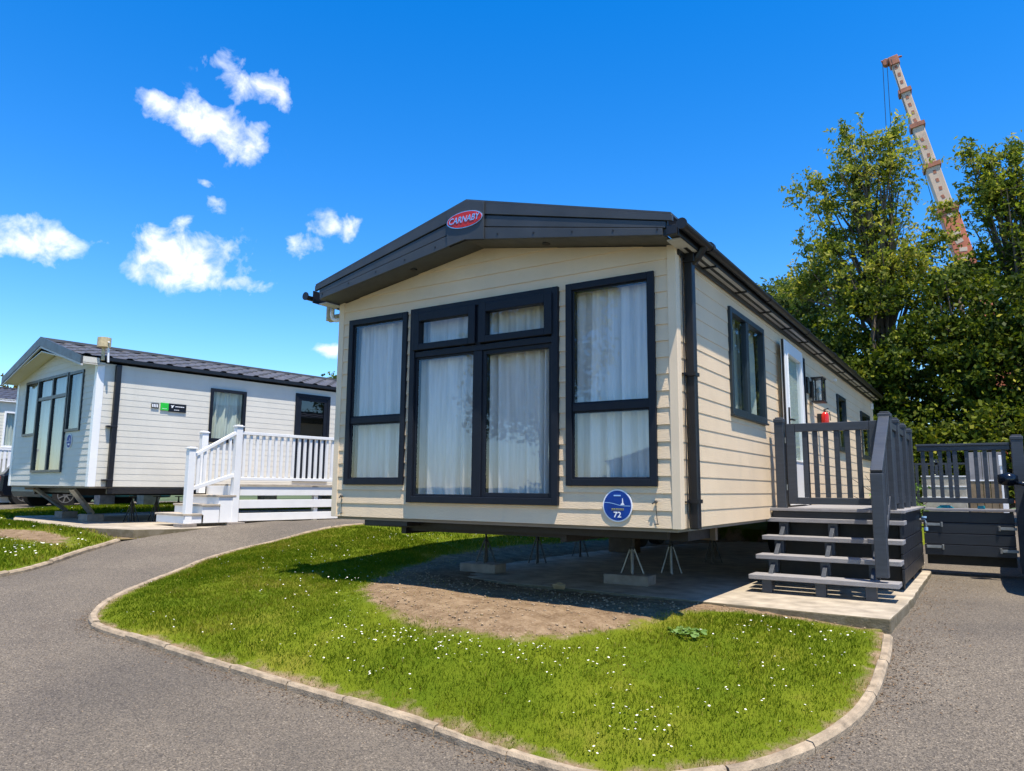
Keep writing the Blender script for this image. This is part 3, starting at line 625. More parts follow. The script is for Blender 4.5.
mb.prism([(xs[0], YF-.014, zbot(xs[0])-.004), (xs[1], YF-.014, zbot(xs[1])-.004), (xs[2], YF-.014, zbot(xs[2])-.004), (xs[2], YF-.014, ztop(xs[2])+.004), (xs[1], YF-.014, ztop(xs[1])+.004), (xs[0], YF-.014, ztop(xs[0])+.004)], (0, .012, 0))
ap = mb.build('apex_plate', M['anthracite'], main, bevel=.003)
def ellipse(mb, Mp, u, z, a, b_, d0, d1, n=40, mi=0):
    P = [Mp(u+a*math.cos(2*math.pi*k/n), d0, z+b_*math.sin(2*math.pi*k/n)) for k in range(n)]; Q = [Mp(u+a*math.cos(2*math.pi*k/n), d1, z+b_*math.sin(2*math.pi*k/n)) for k in range(n)]
    mb.add(P+Q, [tuple(range(n)), tuple(range(n, 2*n))]+[(i, (i+1) % n, (i+1) % n+n, i+n) for i in range(n)], mi)
mb = MB(); bz = 2.703; D0 = -YF+.014
ellipse(mb, pF, cX, bz, .200, .078, D0, D0+.008, mi=1); ellipse(mb, pF, cX, bz, .190, .070, D0+.002, D0+.013, mi=0)
bd = mb.build('badge', [M['red'], M['chrome']], ap)
text_obj('badge_lettering', 'CARNABY', .082, .002, Matrix.Translation((cX, YF-.014-.015, bz))@FRONT@Matrix(((1, .28, 0, 0), (0, 1, 0, 0), (0, 0, 1, 0), (0, 0, 0, 1))), M['chrome'], ap, (.9, 1.0), .0012)
gable_roof(main, WD, LEN, HH+.02, AP+.1, .1, .12, .36, 'roof_dark')
# eaves: soffit strips, brackets, gutters
for side in (1, -1):
    f = (lambda x: x) if side == 1 else (lambda x: -WD-x)
    def bx(mb, x0, x1, *r): a, b_ = sorted((f(x0), f(x1))); mb.box(a, b_, *r)
    mb = MB(); bx(mb, .018, .134, -.2, LEN+.05, 2.198, 2.21); mb.build('eaves_soffit', M['soffit_white'], main)
    mb = MB(); bx(mb, .018, .034, .02, LEN, 2.155, 2.197); bx(mb, .135, .146, -.28, LEN+.05, 2.20, 2.33); mb.build('eaves_batten', M['gutter'], main)
    y = .62
    while y < LEN: mb = MB(); bx(mb, .035, .15, y-.014, y+.014, 2.184, 2.1975); mb.build('gutter_bracket', M['gutter'], main); y += .95
    mb = MB(); n = 9; prof = [(f(.188+.040*math.cos(a)), 2.268+.040*math.sin(a)) for a in [math.pi+math.pi*k/n for k in range(n+1)]]
    prof += [(f(.188+.034*math.cos(a)), 2.268+.034*math.sin(a)) for a in [2*math.pi-math.pi*k/n for k in range(n+1)]]
    mb.prism([(x, -.34, z) for x, z in prof], (0, LEN+.44, 0)); mb.tube([(f(.188), -.345, 2.266), (f(.188), -.335, 2.266)], .043, 14)
    y = .3
    while y < LEN: mb.tube([(f(.188), y, 2.266), (f(.188), y+.05, 2.266)], .045, 12); y += 1.9
    mb.build('gutter', M['gutter'], main)
# corner hopper and downpipe at the right, cable and clips
mb = MB(); mb.box(.05, .134, -.29, .0, 2.215, 2.29); mb.build('eaves_end', M['gutter'], main, bevel=.004)
mb = MB(); mb.box(.02, .11, .15, .26, 2.12, 2.196); mb.tube([(.18, .2, 2.25), (.12, .2, 2.16), (.055, .2, 2.12)], .036, 10); mb.build('gutter_outlet', M['gutter'], main, bevel=.004)
mb = MB(); mb.box(.02, .088, .165, .24, -.01, 2.15); dp = mb.build('downpipe', M['gutter'], main, bevel=.008)
mb = MB()
for z in (.19, 1.19): mb.box(.012, .096, .15, .255, z, z+.03); mb.box(.012, .03, .075, .15, z+.004, z+.016)
mb.tube([(.022, .11, -.01), (.022, .112, 1.0), (.024, .108, 2.15)], .005, 6); mb.build('pipe_clips', M['gutter'], dp)
mb = MB(); mb.tube([(-3.86, .02, 2.22), (-3.87, .02, 2.14), (-3.85, .02, 2.09), (-3.80, .02, 2.065), (-3.74, .02, 2.07)], .022, 8); mb.build('overflow_bend', M['white_pvc'], main, smooth=True)
mb = MB(); mb.tube([(-3.98, .1, 2.30), (-3.98, .1, 2.42), (-3.98, .1, 2.475)], [.10, .112, .105], 18); mb.tube([(-3.98, .1, 2.1), (-3.98, .1, 2.3)], .045, 12); mb.tube([(-3.98, .1, 2.12), (-3.7, .1, 2.12)], .04, 10); mb.build('flue', M['cowl'], main)
# plaque, hooks with cords
mb = MB(); pu, pz = -.506, .165; pl = MB(); ellipse(pl, pF, pu, pz, .128, .128, .016, .022, mi=1); ellipse(pl, pF, pu, pz, .118, .118, .019, .0245, mi=0)
pq = pl.build('number_plaque', [M['blue'], M['white_paint']], main); D = .0255
mb = MB(); mb.add([pF(pu+.028, D, pz+.006), pF(pu+.062, D, pz+.006), pF(pu+.052, D, pz+.022), pF(pu+.048, D, pz+.058), pF(pu+.042, D, pz+.058), pF(pu+.041, D, pz+.018), pF(pu+.032, D, pz+.016)], [(0, 1, 2, 3, 4, 5, 6)]); mb.build('boat_emblem', M['white_paint'], pq)
mb = MB(); pr = None
for k in range(21):
    u = -.112+.224*k/20; z = .022-.026*(1/(1+math.exp(-u*38)))-.002*math.cos(u*30); q = (pF(pu+u, D, pz+z-.0022), pF(pu+u, D, pz+z+.0022))
    if pr: mb.add([pr[0], q[0], q[1], pr[1]], [(0, 1, 2, 3)])
    pr = q
mb.box(-.03+pu, .03+pu, D-.001, D+.0005, pz+.074, pz+.084, pF)
mb.build('wave_line', M['lightblue'], pq)
mb = MB()
for a, b_ in ((-.05, -.034), (-.03, -.018), (-.013, .004), (.008, .02), (.024, .04), (.044, .055)): mb.box(pu+a, pu+b_, D-.001, D+.0005, pz-.030, pz-.022, pF)
mb.box(pu-.052, pu+.055, D-.001, D+.0005, pz-.037, pz-.035, pF); mb.build('gold_strip', M['gold'], pq)
text_obj('plaque_number', '72', .062, .0008, Matrix.Translation((pu, -D-.001, pz-.073))@FRONT, M['white_paint'], pq, (1.1, 1), .001)
for hx in (-.18, -3.565):
    mb = MB(); mb.tube([(hx, -.018, .2), (hx, -.045, .2)], .012, 8); mb.tube([(hx, -.03, .205), (hx-.03, -.032, .185)], .006, 6); mb.tube([(hx, -.03, .195), (hx+.002, -.024, .1), (hx+.008, -.024, .045), (hx+.012, -.03, .03)], .0035, 6); mb.tube([(hx-.012, -.03, .03), (hx+.02, -.03, .032)], .006, 6); mb.build('hook_and_cord', M['rust'], main)
mb = MB(); 
# chassis
mb = MB()
for x in (-3.05, -1.2): mb.box(x-.03, x+.03, .35, 11.2, -.17, -.032)
for y in (.4, 2.2, 4.4, 6.6, 8.8, 11): mb.box(-3.02, -1.23, y, y+.05, -.14, -.034)
mb.box(-3.5, -.2, .25, .31, -.10, -.032); mb.box(-3.3, -2.75, .05, .25, -.075, -.032)
mb.box(-1.0, -.1, .45, 1.0, -.12, -.034); mb.build('chassis', M['black'], main)
mb = MB(); mb.box(-1.0, -.05, 1.0, 1.06, -.14, -.034); mb.build('underfloor_timber', M['brown_wood'], main)
for y in (6.2, 7.0):
    for x in (-3.0, -.75):
        mb = MB(); mb.tube([(x-.09, y, -.36), (x+.09, y, -.36)], .29, 24); wh = mb.build('wheel', M['rubber'], main, bevel=.02)
        mb = MB(); mb.tube([(x-.1, y, -.36), (x+.1, y, -.36)], .14, 16); mb.build('rim', M['white_paint'], wh)

# axle stands and blocks under the front
def axle_stand(x, y, z, ztop_, label, mat='rust'):
    t = thing('axle_stand', label, 'axle stand', (x, y, z), 0, 'axle stands under the cream caravan'); h = ztop_-z
    mb = MB()
    for k in range(4):
        a = R(25+90*k); mb.tube([(.115*math.cos(a), .115*math.sin(a), 0), (.022*math.cos(a), .022*math.sin(a), h*.62)], .009, 6)
    mb.tube([(0, 0, .0), (0, 0, h*.62)], .017, 8)
    mb.build('tripod_base', M[mat], t); mb = MB(); mb.tube([(0, 0, h*.6), (0, 0, h*.68)], .026, 8); mb.tube([(0, 0, h*.6), (0, 0, h-.012)], .012, 8); mb.box(-.05, .05, -.04, .04, h-.012, h); mb.build('screw_post', M['black'], t)
ZC = -.172
axle_stand(-3.05, 1.82, -.57, ZC, 'axle stand on the left concrete block at the front of the cream caravan')
axle_stand(-3.05, 3.0, -.67, ZC, 'axle stand on the slab, second from the left under the cream caravan')
axle_stand(-3.05, 4.2, -.67, ZC, 'axle stand on the slab, third from the left with sunny grass behind')
axle_stand(-1.2, 1.83, -.57, ZC, 'axle stand on the right concrete block below the round blue plaque', 'steel')
axle_stand(-1.2, 2.95, -.67, ZC, 'silvery axle stand on the slab just right of the right block', 'steel')
axle_stand(-1.2, 4.5, -.67, ZC, 'axle stand on the slab furthest right in deep shade', 'rust')
for (x, y, l) in ((-3.05, 1.76, 'rough concrete block under the left front axle stand'), (-1.2, 1.76, 'rough concrete block under the front axle stand below the blue plaque')):
    mb = MB(); mb.box(-.24, .24, -.13, .13, 0, .10); o = mb.build('concrete_block', M['concrete_block'], bevel=.008, loc=(x, y, -.67)); o.rotation_euler = (0, 0, R(4)); tag(o, l, 'block', 'concrete blocks under the axle stands')
mb = MB(); mb.box(-.22, .22, -.11, .11, 0, .22); mb.box(-.2, .2, -.1, .1, .225, .44); tag(mb.build('timber_stack', M['brown_wood'], bevel=.006, loc=(-2.85, 5.3, -.67)), 'stack of brown timber blocks in shade behind the axle stands', 'timber')

# ============================================================ dark deck of the main caravan
deck = thing('deck', 'dark grey raised deck with railings and steps beside the cream caravan door', 'deck', (0, 0, 0))
ZD = .113
def bl(name, m, *boxes, bev=.004, parent=None):
    mb = MB()
    for b_ in boxes: mb.box(*b_)
    return mb.build(name, M[m], parent or deck, bevel=bev)
fb = []; x = .02
while x < 1.27: fb.append((x, min(x+.138, 1.275), 2.74, 5.5, ZD-.025, ZD)); x += .143
bl('floor', 'tread', *fb); bl('floor_edge', 'tread', (.0, 1.28, 2.70, 2.736, ZD-.03, ZD+.001))
bl('front_fascia', 'composite_dark', (.02, 1.24, 2.735, 2.755, ZD-.13, ZD-.032))
for k in range(4):
    z1 = -.035-.141*k; bl('skirt_board', 'composite_dark', (1.215, 1.24, 2.745, 5.12, z1-.134, z1+(.118 if k == 0 else 0)))
bl('substructure', 'black', (.05, 1.2, 2.9, 2.95, -.6, ZD-.03), (1.15, 1.2, 2.95, 5.1, -.6, ZD-.03), (.03, .08, 2.95, 5.1, -.6, ZD-.03), (.05, .12, 2.96, 3.03, -.67, -.6), (1.14, 1.21, 5.0, 5.07, -.67, -.5), (1.14, 1.21, 2.96, 3.03, -.67, -.6), (1.14, 1.21, 4.0, 4.07, -.67, -.6))
TR = [(2.655, .012), (2.43, -.162), (2.16, -.334), (1.88, -.503)]
for y, z in TR: bl('tread', 'tread', (-.02, 1.27, y, y+.13, z-.042, z), (-.02, 1.27, y+.135, y+.26, z-.042, z-.001))
for x in (.14, .62, 1.04):
    mb = MB()
    for i, (y, z) in enumerate(TR):
        zl = TR[i+1][1]+.001 if i < 3 else -.67
        mb.box(x-.045, x+.045, y+.035, y+.11, zl if i < 3 else -.67, z-.043)
    mb.bar((x, 2.0, -.62), (x, 2.85, -.02), .04, .12); mb.build('stringer', M['composite'], deck, bevel=.003)
def post(name, x, y, z0, z1, w=.11, m='composite', parent=None, cap=True):
    mb = MB(); mb.box(x-w/2, x+w/2, y-w/2, y+w/2, z0, z1)
    if cap: mb.box(x-w/2-.006, x+w/2+.006, y-w/2-.006, y+w/2+.006, z1-.045, z1-.004); mb.box(x-w/2+.01, x+w/2-.01, y-w/2+.01, y+w/2-.01, z1, z1+.014)
    return mb.build(name, M[m], parent or deck, bevel=.006)
post('post', .115, 2.80, ZD, 1.065, .095); 
for y in (2.78, 3.52, 4.28, 5.06): post('post', 1.145, y, ZD, 1.075)
# front gate between wall post and newel
gt = MB(); gt.box(.185, .275, 2.77, 2.81, .155, 1.005); gt.box(.995, 1.085, 2.77, 2.81, .155, 1.005); gt.box(.276, .994, 2.765, 2.815, .915, 1.003); gt.box(.276, .994, 2.77, 2.81, .155, .225)
gate = gt.build('gate', M['composite'], deck, bevel=.005)
for k in range(6):
    x = .37+k*.104; mb = MB(); mb.box(x-.024, x+.024, 2.777, 2.803, .226, .914); mb.build('baluster', M['composite'], gate, bevel=.003)
mb = MB(); mb.box(.171, .18, 2.77, 2.80, .3, .36); mb.box(.171, .18, 2.77, 2.80, .8, .86); mb.build('hinge', M['steel'], gate)
# side railing
for ya, yb in ((2.84, 3.46), (3.58, 4.22), (4.34, 5.0)):
    mb = MB(); mb.box(1.11, 1.18, ya, yb, .93, 1.0); mb.box(1.125, 1.165, ya, yb, .17, .24); rp = mb.build('railing_panel', M['composite'], deck, bevel=.004)
    n = 7
    for k in range(n):
        y = ya+(yb-ya)*(k+.5)/n; mb = MB(); mb.box(1.13, 1.16, y-.034, y+.034, .24, .93); mb.build('baluster', M['composite'], rp, bevel=.003)
# stair handrail
post('stair_post', 1.14, 1.935, -.46, .455, .105, cap=False)
mb = MB(); mb.bar((1.14, 1.9, .468), (1.14, 2.74, 1.03), .10, .04); mb.build('handrail', M['composite'], deck, bevel=.005)
mb = MB(); mb.bar((1.14, 1.98, -.30), (1.14, 2.74, .22), .04, .07)
for k in range(5):
    y = 2.09+k*.135; zz = -.30+(y-1.98)*.684; mb.box(1.125, 1.155, y-.03, y+.03, zz, zz+.745)
mb.build('stair_balustrade', M['composite'], deck, bevel=.003)
# return gate across the drive
rg = thing('drive_gate', 'dark boarded gate with railing above, closing the drive beside the deck', 'gate', (0, 0, 0))
YG = 5.12
for k in range(4):
    z1 = .055-.132*k; mb = MB(); mb.box(1.26, 2.20, YG, YG+.025, z1-.126, z1); mb.build('board', M['composite_dark'], rg, bevel=.004)
bl('ledge', 'tread', (1.285, 2.24, YG-.03, YG+.4, .066, .095), parent=rg)
mb = MB(); mb.box(1.24, 2.215, YG+.0, YG+.05, .80, .855); mb.box(1.23, 2.215, YG-.015, YG+.065, .856, .885); mb.box(1.24, 2.215, YG+.01, YG+.04, .165, .225)
mb.box(1.62, 1.67, YG+.005, YG+.045, .226, .799); mb.build('railing_frame', M['composite'], rg, bevel=.004)
for k in range(10):
    x = 1.30+k*.094
    if abs(x-1.645) < .04: continue
    mb = MB(); mb.box(x-.022, x+.022, YG+.012, YG+.038, .226, .799); mb.build('baluster', M['composite'], rg, bevel=.003)
post('gate_post', 2.285, YG+.02, -.64, .96, .12, parent=rg)
for (x, z) in ((1.37, -.10), (2.13, -.13), (1.37, -.37), (2.13, -.39)):
    mb = MB(); s = 1 if x < 2 else -1; mb.box(x-.09, x+.09, YG-.014, YG-.002, z-.016, z+.016); mb.tube([(x+s*.085, YG-.012, z-.03), (x+s*.085, YG-.012, z+.03)], .014, 8); mb.build('strap_hinge', M['steel'], rg, bevel=.002)
mb = MB(); mb.box(1.26, 2.2, YG+.30, YG+.34, -.60, .05); mb.build('shade_board', M['black'], rg)  # black sheet added behind the gate, stands in for the dark shade beneath it
tp = thing('garden_tap', 'small pale hose tap fixed to the deck skirt near the gate hinges', 'tap', (1.24, 4.9, -.1))
mb = MB(); mb.tube([(0, 0, .06), (.05, 0, .06), (.06, 0, .02), (.06, 0, -.03)], .016, 8); mb.build('spout', M['steel'], tp)
mb = MB(); mb.tube([(.045, 0, .08), (.045, 0, .10)], .03, 10); mb.tube([(.06, 0, -.03), (.06, 0, -.07)], .022, 8); mb.build('connector', M['lightblue'], tp)
mb = MB()
for k in range(3):
    r_ = .09-.02*k; mb.tube([(1.50+r_*1.0*math.cos(a), 5.25+r_*.6*math.sin(a), .104+.012*k) for a in [2*math.pi*i/24 for i in range(25)]], .007, 6)
tag(mb.build('hose', M['turquoise'], smooth=True), 'coil of turquoise hose on the ledge behind the drive gate', 'hose')
mb = MB(); mb.box(1.84, 1.92, 5.2, 5.26, .096, .125); mb.box(1.845, 1.915, 5.205, 5.255, .126, .132); tag(mb.build('plastic_tub', M['turquoise'], bevel=.008), 'small turquoise tub on the ledge behind the drive gate', 'tub')
# fire extinguisher on the wall bracket
fe = thing('fire_extinguisher', 'red fire extinguisher by the cream wall beyond the lantern', 'extinguisher', (.11, 5.55, 1.19))
mb = MB(); mb.tube([(0, 0, 0), (0, 0, .01), (0, 0, .16), (0, 0, .19), (0, 0, .2)], [.045, .05, .05, .032, .02], 16); mb.build('cylinder', M['extinguisher'], fe, smooth=True)
mb = MB(); mb.tube([(0, 0, .2), (0, 0, .225)], .014, 8); mb.bar((-.02, 0, .23), (.05, 0, .25), .016, .012); mb.tube([(.015, 0, .215), (.06, .01, .2), (.065, .01, .08)], .007, 6); mb.build('valve', M['black'], fe)
mb = MB(); mb.box(-.10, -.045, -.02, .02, .03, .18); mb.build('bracket', M['black'], fe)

# ============================================================ left caravan
LR = (-10.386, .976, .267); LZ = R(-7.515)
lcv = thing('static_caravan', 'pale grey-white static caravan with dark trim on the left, behind the white deck', 'caravan', LR, LZ, 'static caravans on the park')
shell(lcv, 4.0, 11.5, 2.05, 2.40, M['white_siding'], [(-3.45, -2.76, .95, 1.99), (-2.72, -1.24, .26, 1.99), (-1.2, -.56, .95, 1.98)], [(2.0, 2.66, .88, 1.81), (3.82, 4.6, .16, 1.90)], .105, .006)
corner_trims(lcv, 4.0, 11.5, 2.06, M['white_pvc'], .09)
mb = MB(); fw = .045
ring(mb, pF, -3.46, -2.75, .94, 2.0, fw, -.05, .03); wA = mb.build('window', M['frame_grey'], lcv); mb = MB(); ring(mb, pF, -1.21, -.55, .94, 1.99, fw, -.05, .03); wB = mb.build('window', M['frame_grey'], lcv)
mb = MB(); ring(mb, pF, -2.74, -1.22, .24, 2.0, fw, -.05, .04); mb.box(-2.01, -1.95, -.04, .03, .285, 1.955, pF); mb.box(-2.695, -2.011, -.04, .031, 1.58, 1.64, pF); mb.box(-1.949, -1.265, -.04, .031, 1.58, 1.64, pF)
w = mb.build('french_window', M['frame_grey'], lcv)
pane(pF, -3.41, -2.8, .99, 1.95, wA, 'glass_dim'); pane(pF, -1.16, -.6, .99, 1.94, wB, 'glass_dim'); curtain(pF, -3.5, -2.7, .9, 2.0, wA, 8); curtain(pF, -1.22, -.5, .9, 2.0, wB, 8)
for a in ((-2.69, -2.01, .285, 1.58), (-1.95, -1.27, .285, 1.58), (-2.69, -2.01, 1.64, 1.955), (-1.95, -1.27, 1.64, 1.955)): pane(pF, *a, w, 'glass_dim')
for a in ((-2.72, -1.98), (-1.98, -1.24)): curtain(pF, a[0], a[1], .24, 2.0, w, 8)
w = side_window(lcv, 1.97, 2.69, .85, 1.835, None, 'frame'); curtain(pS, 1.96, 2.7, .84, 1.84, w, 8)
mb = MB(); ring(mb, pS, 3.79, 4.63, .13, 1.93, .06, -.05, .035); mb.box(3.85, 4.57, -.02, .02, .19, .95, pS); ring(mb, pS, 3.85, 4.57, .95, 1.87, .08, -.02, .02)
d_ = mb.build('door', M['frame'], lcv); pane(pS, 3.93, 4.49, 1.03, 1.79, d_, 'car_glass')
mb = MB(); mb.box(3.9, 4.52, -.09, -.08, 1.0, 1.85, pS); mb.build('door_blind', M['interior'], d_)
mb = MB(); mb.box(4.88, 4.96, .01, .06, 1.66, 1.74, pS); mb.build('outside_light', M['white_pvc'], lcv)
YF2 = -.30
for sgn in (-1, 1):
    zt = lambda x: 2.70-abs(x+2)*(2.70-2.13)/2.05; zb_ = lambda x: 2.42-abs(x+2)*(2.42-2.02)/2.0
    xo = -2+sgn*2.05; mb = MB(); mb.prism([(-2, YF2, zt(-2)-.17), (xo, YF2, zt(xo)-.13), (xo, YF2, zt(xo)), (-2, YF2, zt(-2))], (0, .035, 0)); mb.build('fascia', M['anthracite'], lcv)
    mb = MB(); mb.prism([(-2, YF2+.012, zt(-2)-.205), (xo, YF2+.012, zt(xo)-.165), (xo, YF2+.012, zt(xo)-.135), (-2, YF2+.012, zt(-2)-.175)], (0, .03, 0)); mb.build('barge_trim', M['soffit_white'], lcv)
    mb = MB(); mb.prism([(-2, YF2+.04, zb_(-2)), (xo, YF2+.04, zb_(xo)), (xo, YF2+.04, zb_(xo)+.02), (-2, YF2+.04, zb_(-2)+.02)], (0, .35, 0)); mb.build('soffit', M['white_siding'], lcv)
    mb = MB(); x0, x1 = sorted((xo-sgn*.03, xo)); mb.box(x0, x1, YF2+.04, 0, 2.0, 2.12); mb.build('eaves_end', M['white_siding'], lcv)
gable_roof(lcv, 4.0, 11.5, 2.12, 2.60, .06, YF2+.02, .34, 'roof_brown')
mb = MB(); mb.box(.05, .11, .02, 11.5, 2.085, 2.14); mb.box(-4.11, -4.05, .02, 11.5, 2.085, 2.14); mb.build('gutter', M['gutter'], lcv)
mb = MB(); mb.box(.015, .085, .26, .345, -.01, 2.04)
for z in (.09, .98): mb.box(.012, .09, .18, .35, z, z+.03)
mb.build('downpipe', M['gutter'], lcv, bevel=.006)
fl = MB(); fl.tube([(.1, .02, 2.30), (.1, .02, 2.46)], .105, 16); fl.tube([(.1, .02, 2.08), (.1, .02, 2.30)], .03, 8); fl.build('flue', M['cowl'], lcv)
mb = MB(); mb.tube([(.16, .06, 2.38), (.15, .09, 2.05)], .018, 6); mb.tube([(.10, .05, 2.38), (.22, .05, 2.38)], .015, 6); mb.build('flue_stay', M['white_pvc'], lcv)
mb = MB(); ellipse(mb, pF, -.96, .77, .118, .125, .014, .020, mi=1); ellipse(mb, pF, -.96, .77, .105, .112, .017, .022, mi=0); pq = mb.build('number_plaque', [M['blue'], M['white_paint']], lcv)
mb = MB(); mb.box(-1.05, -.87, .0225, .0235, .768, .776, pF); mb.box(-1.0, -.92, .0225, .0235, .70, .73, pF); mb.add([pF(-.94, .0235, .79), pF(-.90, .0235, .79), pF(-.92, .0235, .84)], [(0, 1, 2)]); mb.build('plaque_print', M['white_paint'], pq)
mb = MB(); mb.box(1.06, 1.20, .018, .028, 1.345, 1.475, pS); sg = mb.build('sign', M['green'], lcv)
mb = MB(); mb.box(1.201, 1.52, .018, .028, 1.33, 1.475, pS); mb.build('sign_panel', M['sign_black'], sg); mb = MB(); mb.box(.90, 1.03, .018, .026, 1.37, 1.455, pS); mb.build('number_panel', M['sign_black'], sg)
mb = MB(); D = .0295
mb.add([pS(1.235, D, 1.44), pS(1.26, D, 1.445), pS(1.27, D, 1.435), (pS(1.30, D, 1.455)), pS(1.285, D, 1.42), pS(1.268, D, 1.395), pS(1.25, D, 1.405), pS(1.255, D, 1.425)], [tuple(range(8))])
for i, (a, b_) in enumerate(((1.32, 1.345), (1.35, 1.38), (1.385, 1.41), (1.415, 1.45), (1.455, 1.48))): mb.box(a, b_, D-.001, D, 1.418, 1.432, pS)
for a, b_ in ((1.30, 1.33), (1.336, 1.36), (1.366, 1.39)): mb.box(a, b_, D-.001, D, 1.36, 1.370, pS)
for i in range(4): mb.box(.912+.028*i, .93+.028*i, .0262, .0272, 1.385, 1.44, pS)
mb.box(1.09, 1.17, .0282, .029, 1.37, 1.376, pS)
mb.build('sign_print', M['white_paint'], sg)
mb = MB()
for x in (-3.2, -1.3): mb.box(x-.04, x+.04, .2, 11, -.16, -.032)
for y in (.3, 3, 6, 9): mb.box(-3.15, -1.35, y, y+.06, -.12, -.034)
mb.box(-.06, .0, .3, 11, -.12, -.033); mb.build('chassis', M['black'], lcv)
mb = MB(); mb.box(-.6, -.1, 1.4, 1.9, -.12, -.034); mb.build('underfloor_timber', M['brown_wood'], lcv); mb = MB(); mb.box(-3.4, -2.9, .1, .16, -.075, -.034); mb.build('underfloor_timber', M['brown_wood'], lcv)
def lthing(name, label, cat, u, v, z, group=None): p = lw(u, v); return thing(name, label, cat, (p[0], p[1], z), LZ, group)
for (u, v, tx, ty, lab) in ((-3.05, .75, .1, -.62, 'slanted steel prop on a concrete block, left one under the pale caravan'), (-1.25, .55, .2, -.42, 'slanted steel prop on a concrete block, right one under the pale caravan')):
    t_ = lthing('steel_prop', lab, 'prop', u, v, ZL, 'slanted props under the pale caravan')
    mb = MB(); mb.bar((tx, ty, .565), (0, 0, .13), .11, .05); mb.build('strut', M['steel'], t_); mb = MB(); mb.box(-.2, .2, -.14, .14, 0, .12); mb.build('footing_block', M['concrete_block'], t_, bevel=.008)
for (u, v, s) in ((-.55, .95, 'nearest the downpipe'), (-.5, 1.35, 'left of the pair near the steps'), (-.5, 1.75, 'right of the pair near the steps')):
    t_ = lthing('axle_stand', 'thin axle stand under the pale caravan, '+s, 'axle stand', u, v, ZL, 'axle stands under the pale caravan'); mb = MB()
    for k in range(4): a = R(45+90*k); mb.tube([(.13*math.cos(a), .13*math.sin(a), 0), (0, 0, .38)], .009, 5)
    mb.tube([(0, 0, 0), (0, 0, .44)], .014, 6); mb.box(-.05, .05, -.05, .05, .43, .445); mb.build('tripod_base', M['black'], t_)
mb = MB(); p = lw(-.9, 1.9); mb.box(-.3, .3, -.1, .1, 0, .12); o = mb.build('concrete_block', M['concrete_block'], bevel=.008, loc=(p[0], p[1], ZL)); tag(o, 'flat concrete block on the slab under the pale caravan behind the thin stands', 'block')

# white deck in the frame of the left caravan
wd = lthing('white_deck', 'white raised deck with spindle railing and steps, beside the pale caravan', 'deck', 0, 0, LR[2])
def wb(name, m, *boxes, bev=.004, parent=None):
    mb = MB()
    for b_ in boxes: mb.box(*b_)
    return mb.build(name, M[m], parent or wd, bevel=bev)
A = 1.7; zf = .06
wb('floor', 'weathered_tread', (.02, A+.02, 1.62, 7.5, zf-.03, zf))
for z0, z1 in ((-.13, .02), (-.34, -.20), (-.55, -.42)): wb('skirt_board', 'white_pvc', (A-.03, A, 1.72, 7.5, z0, z1)); 
for v in (3.2, 4.8, 6.4): wb('support_post', 'white_pvc', (A-.12, A-.04, v, v+.08, -.6, zf-.03))
def wpost(u, v, z0, z1): mb = MB(); mb.box(u-.055, u+.055, v-.055, v+.055, z0, z1); mb.box(u-.07, u+.07, v-.07, v+.07, z1, z1+.02); mb.box(u-.05, u+.05, v-.05, v+.05, z1+.02, z1+.035); mb.build('post', M['white_pvc'], wd, bevel=.005)
wpost(A, 1.63, -.56, 1.0); wpost(A, .85, -.58, .60); wpost(.8, 1.5, -.1, .93); wpost(A, 4.7, .06, 1.0); wpost(A, 7.4, .06, 1.0)
def wrail(a0, a1):
    mb = MB(); mb.box(A-.04, A+.04, a0, a1, .88, .93); mb.box(A-.025, A+.025, a0, a1, .12, .17); rp = mb.build('railing', M['white_pvc'], wd, bevel=.004)
    n = int((a1-a0)/.117)
    for k in range(n): v = a0+(a1-a0)*(k+.5)/n; mb = MB(); mb.box(A-.018, A+.018, v-.022, v+.022, .171, .879); mb.build('spindle', M['white_pvc'], rp)
wrail(1.69, 4.64); wrail(4.76, 7.34)
u = A; mb = MB(); mb.bar((u, .90, .50), (u, 1.58, .90), .07, .05); mb.bar((u, .9, -.02), (u, 1.58, .20), .05, .06)
hr = mb.build('stair_rail', M['white_pvc'], wd, bevel=.004)
for k in range(6): v = .97+k*.105; zz = .01+(v-.9)*.324; mb = MB(); mb.box(u-.018, u+.018, v-.02, v+.02, zz, .5+(v-.9)*.588-.03); mb.build('spindle', M['white_pvc'], hr)
for k, (v, z) in enumerate(((.76, -.41), (1.05, -.265), (1.32, -.12))):
    wb('tread', 'weathered_tread', (.78, A+.06, v, v+.31, z-.03, z)); wb('riser', 'white_pvc', (.80, A+.04, v+.02, v+.05, -.56 if k == 0 else z-.17, z-.031), (A+.02, A+.04, v+.05, v+.31, -.56, z-.031))
wb('top_riser', 'white_pvc', (.8, A-.06, 1.60, 1.619, -.15, zf-.031))
for v in (.82, 1.63): 
    wb('pad_stone', 'concrete_block', (A-.12, A+.16, v-.12, v+.12, ZL-LR[2]-.02, -.56))

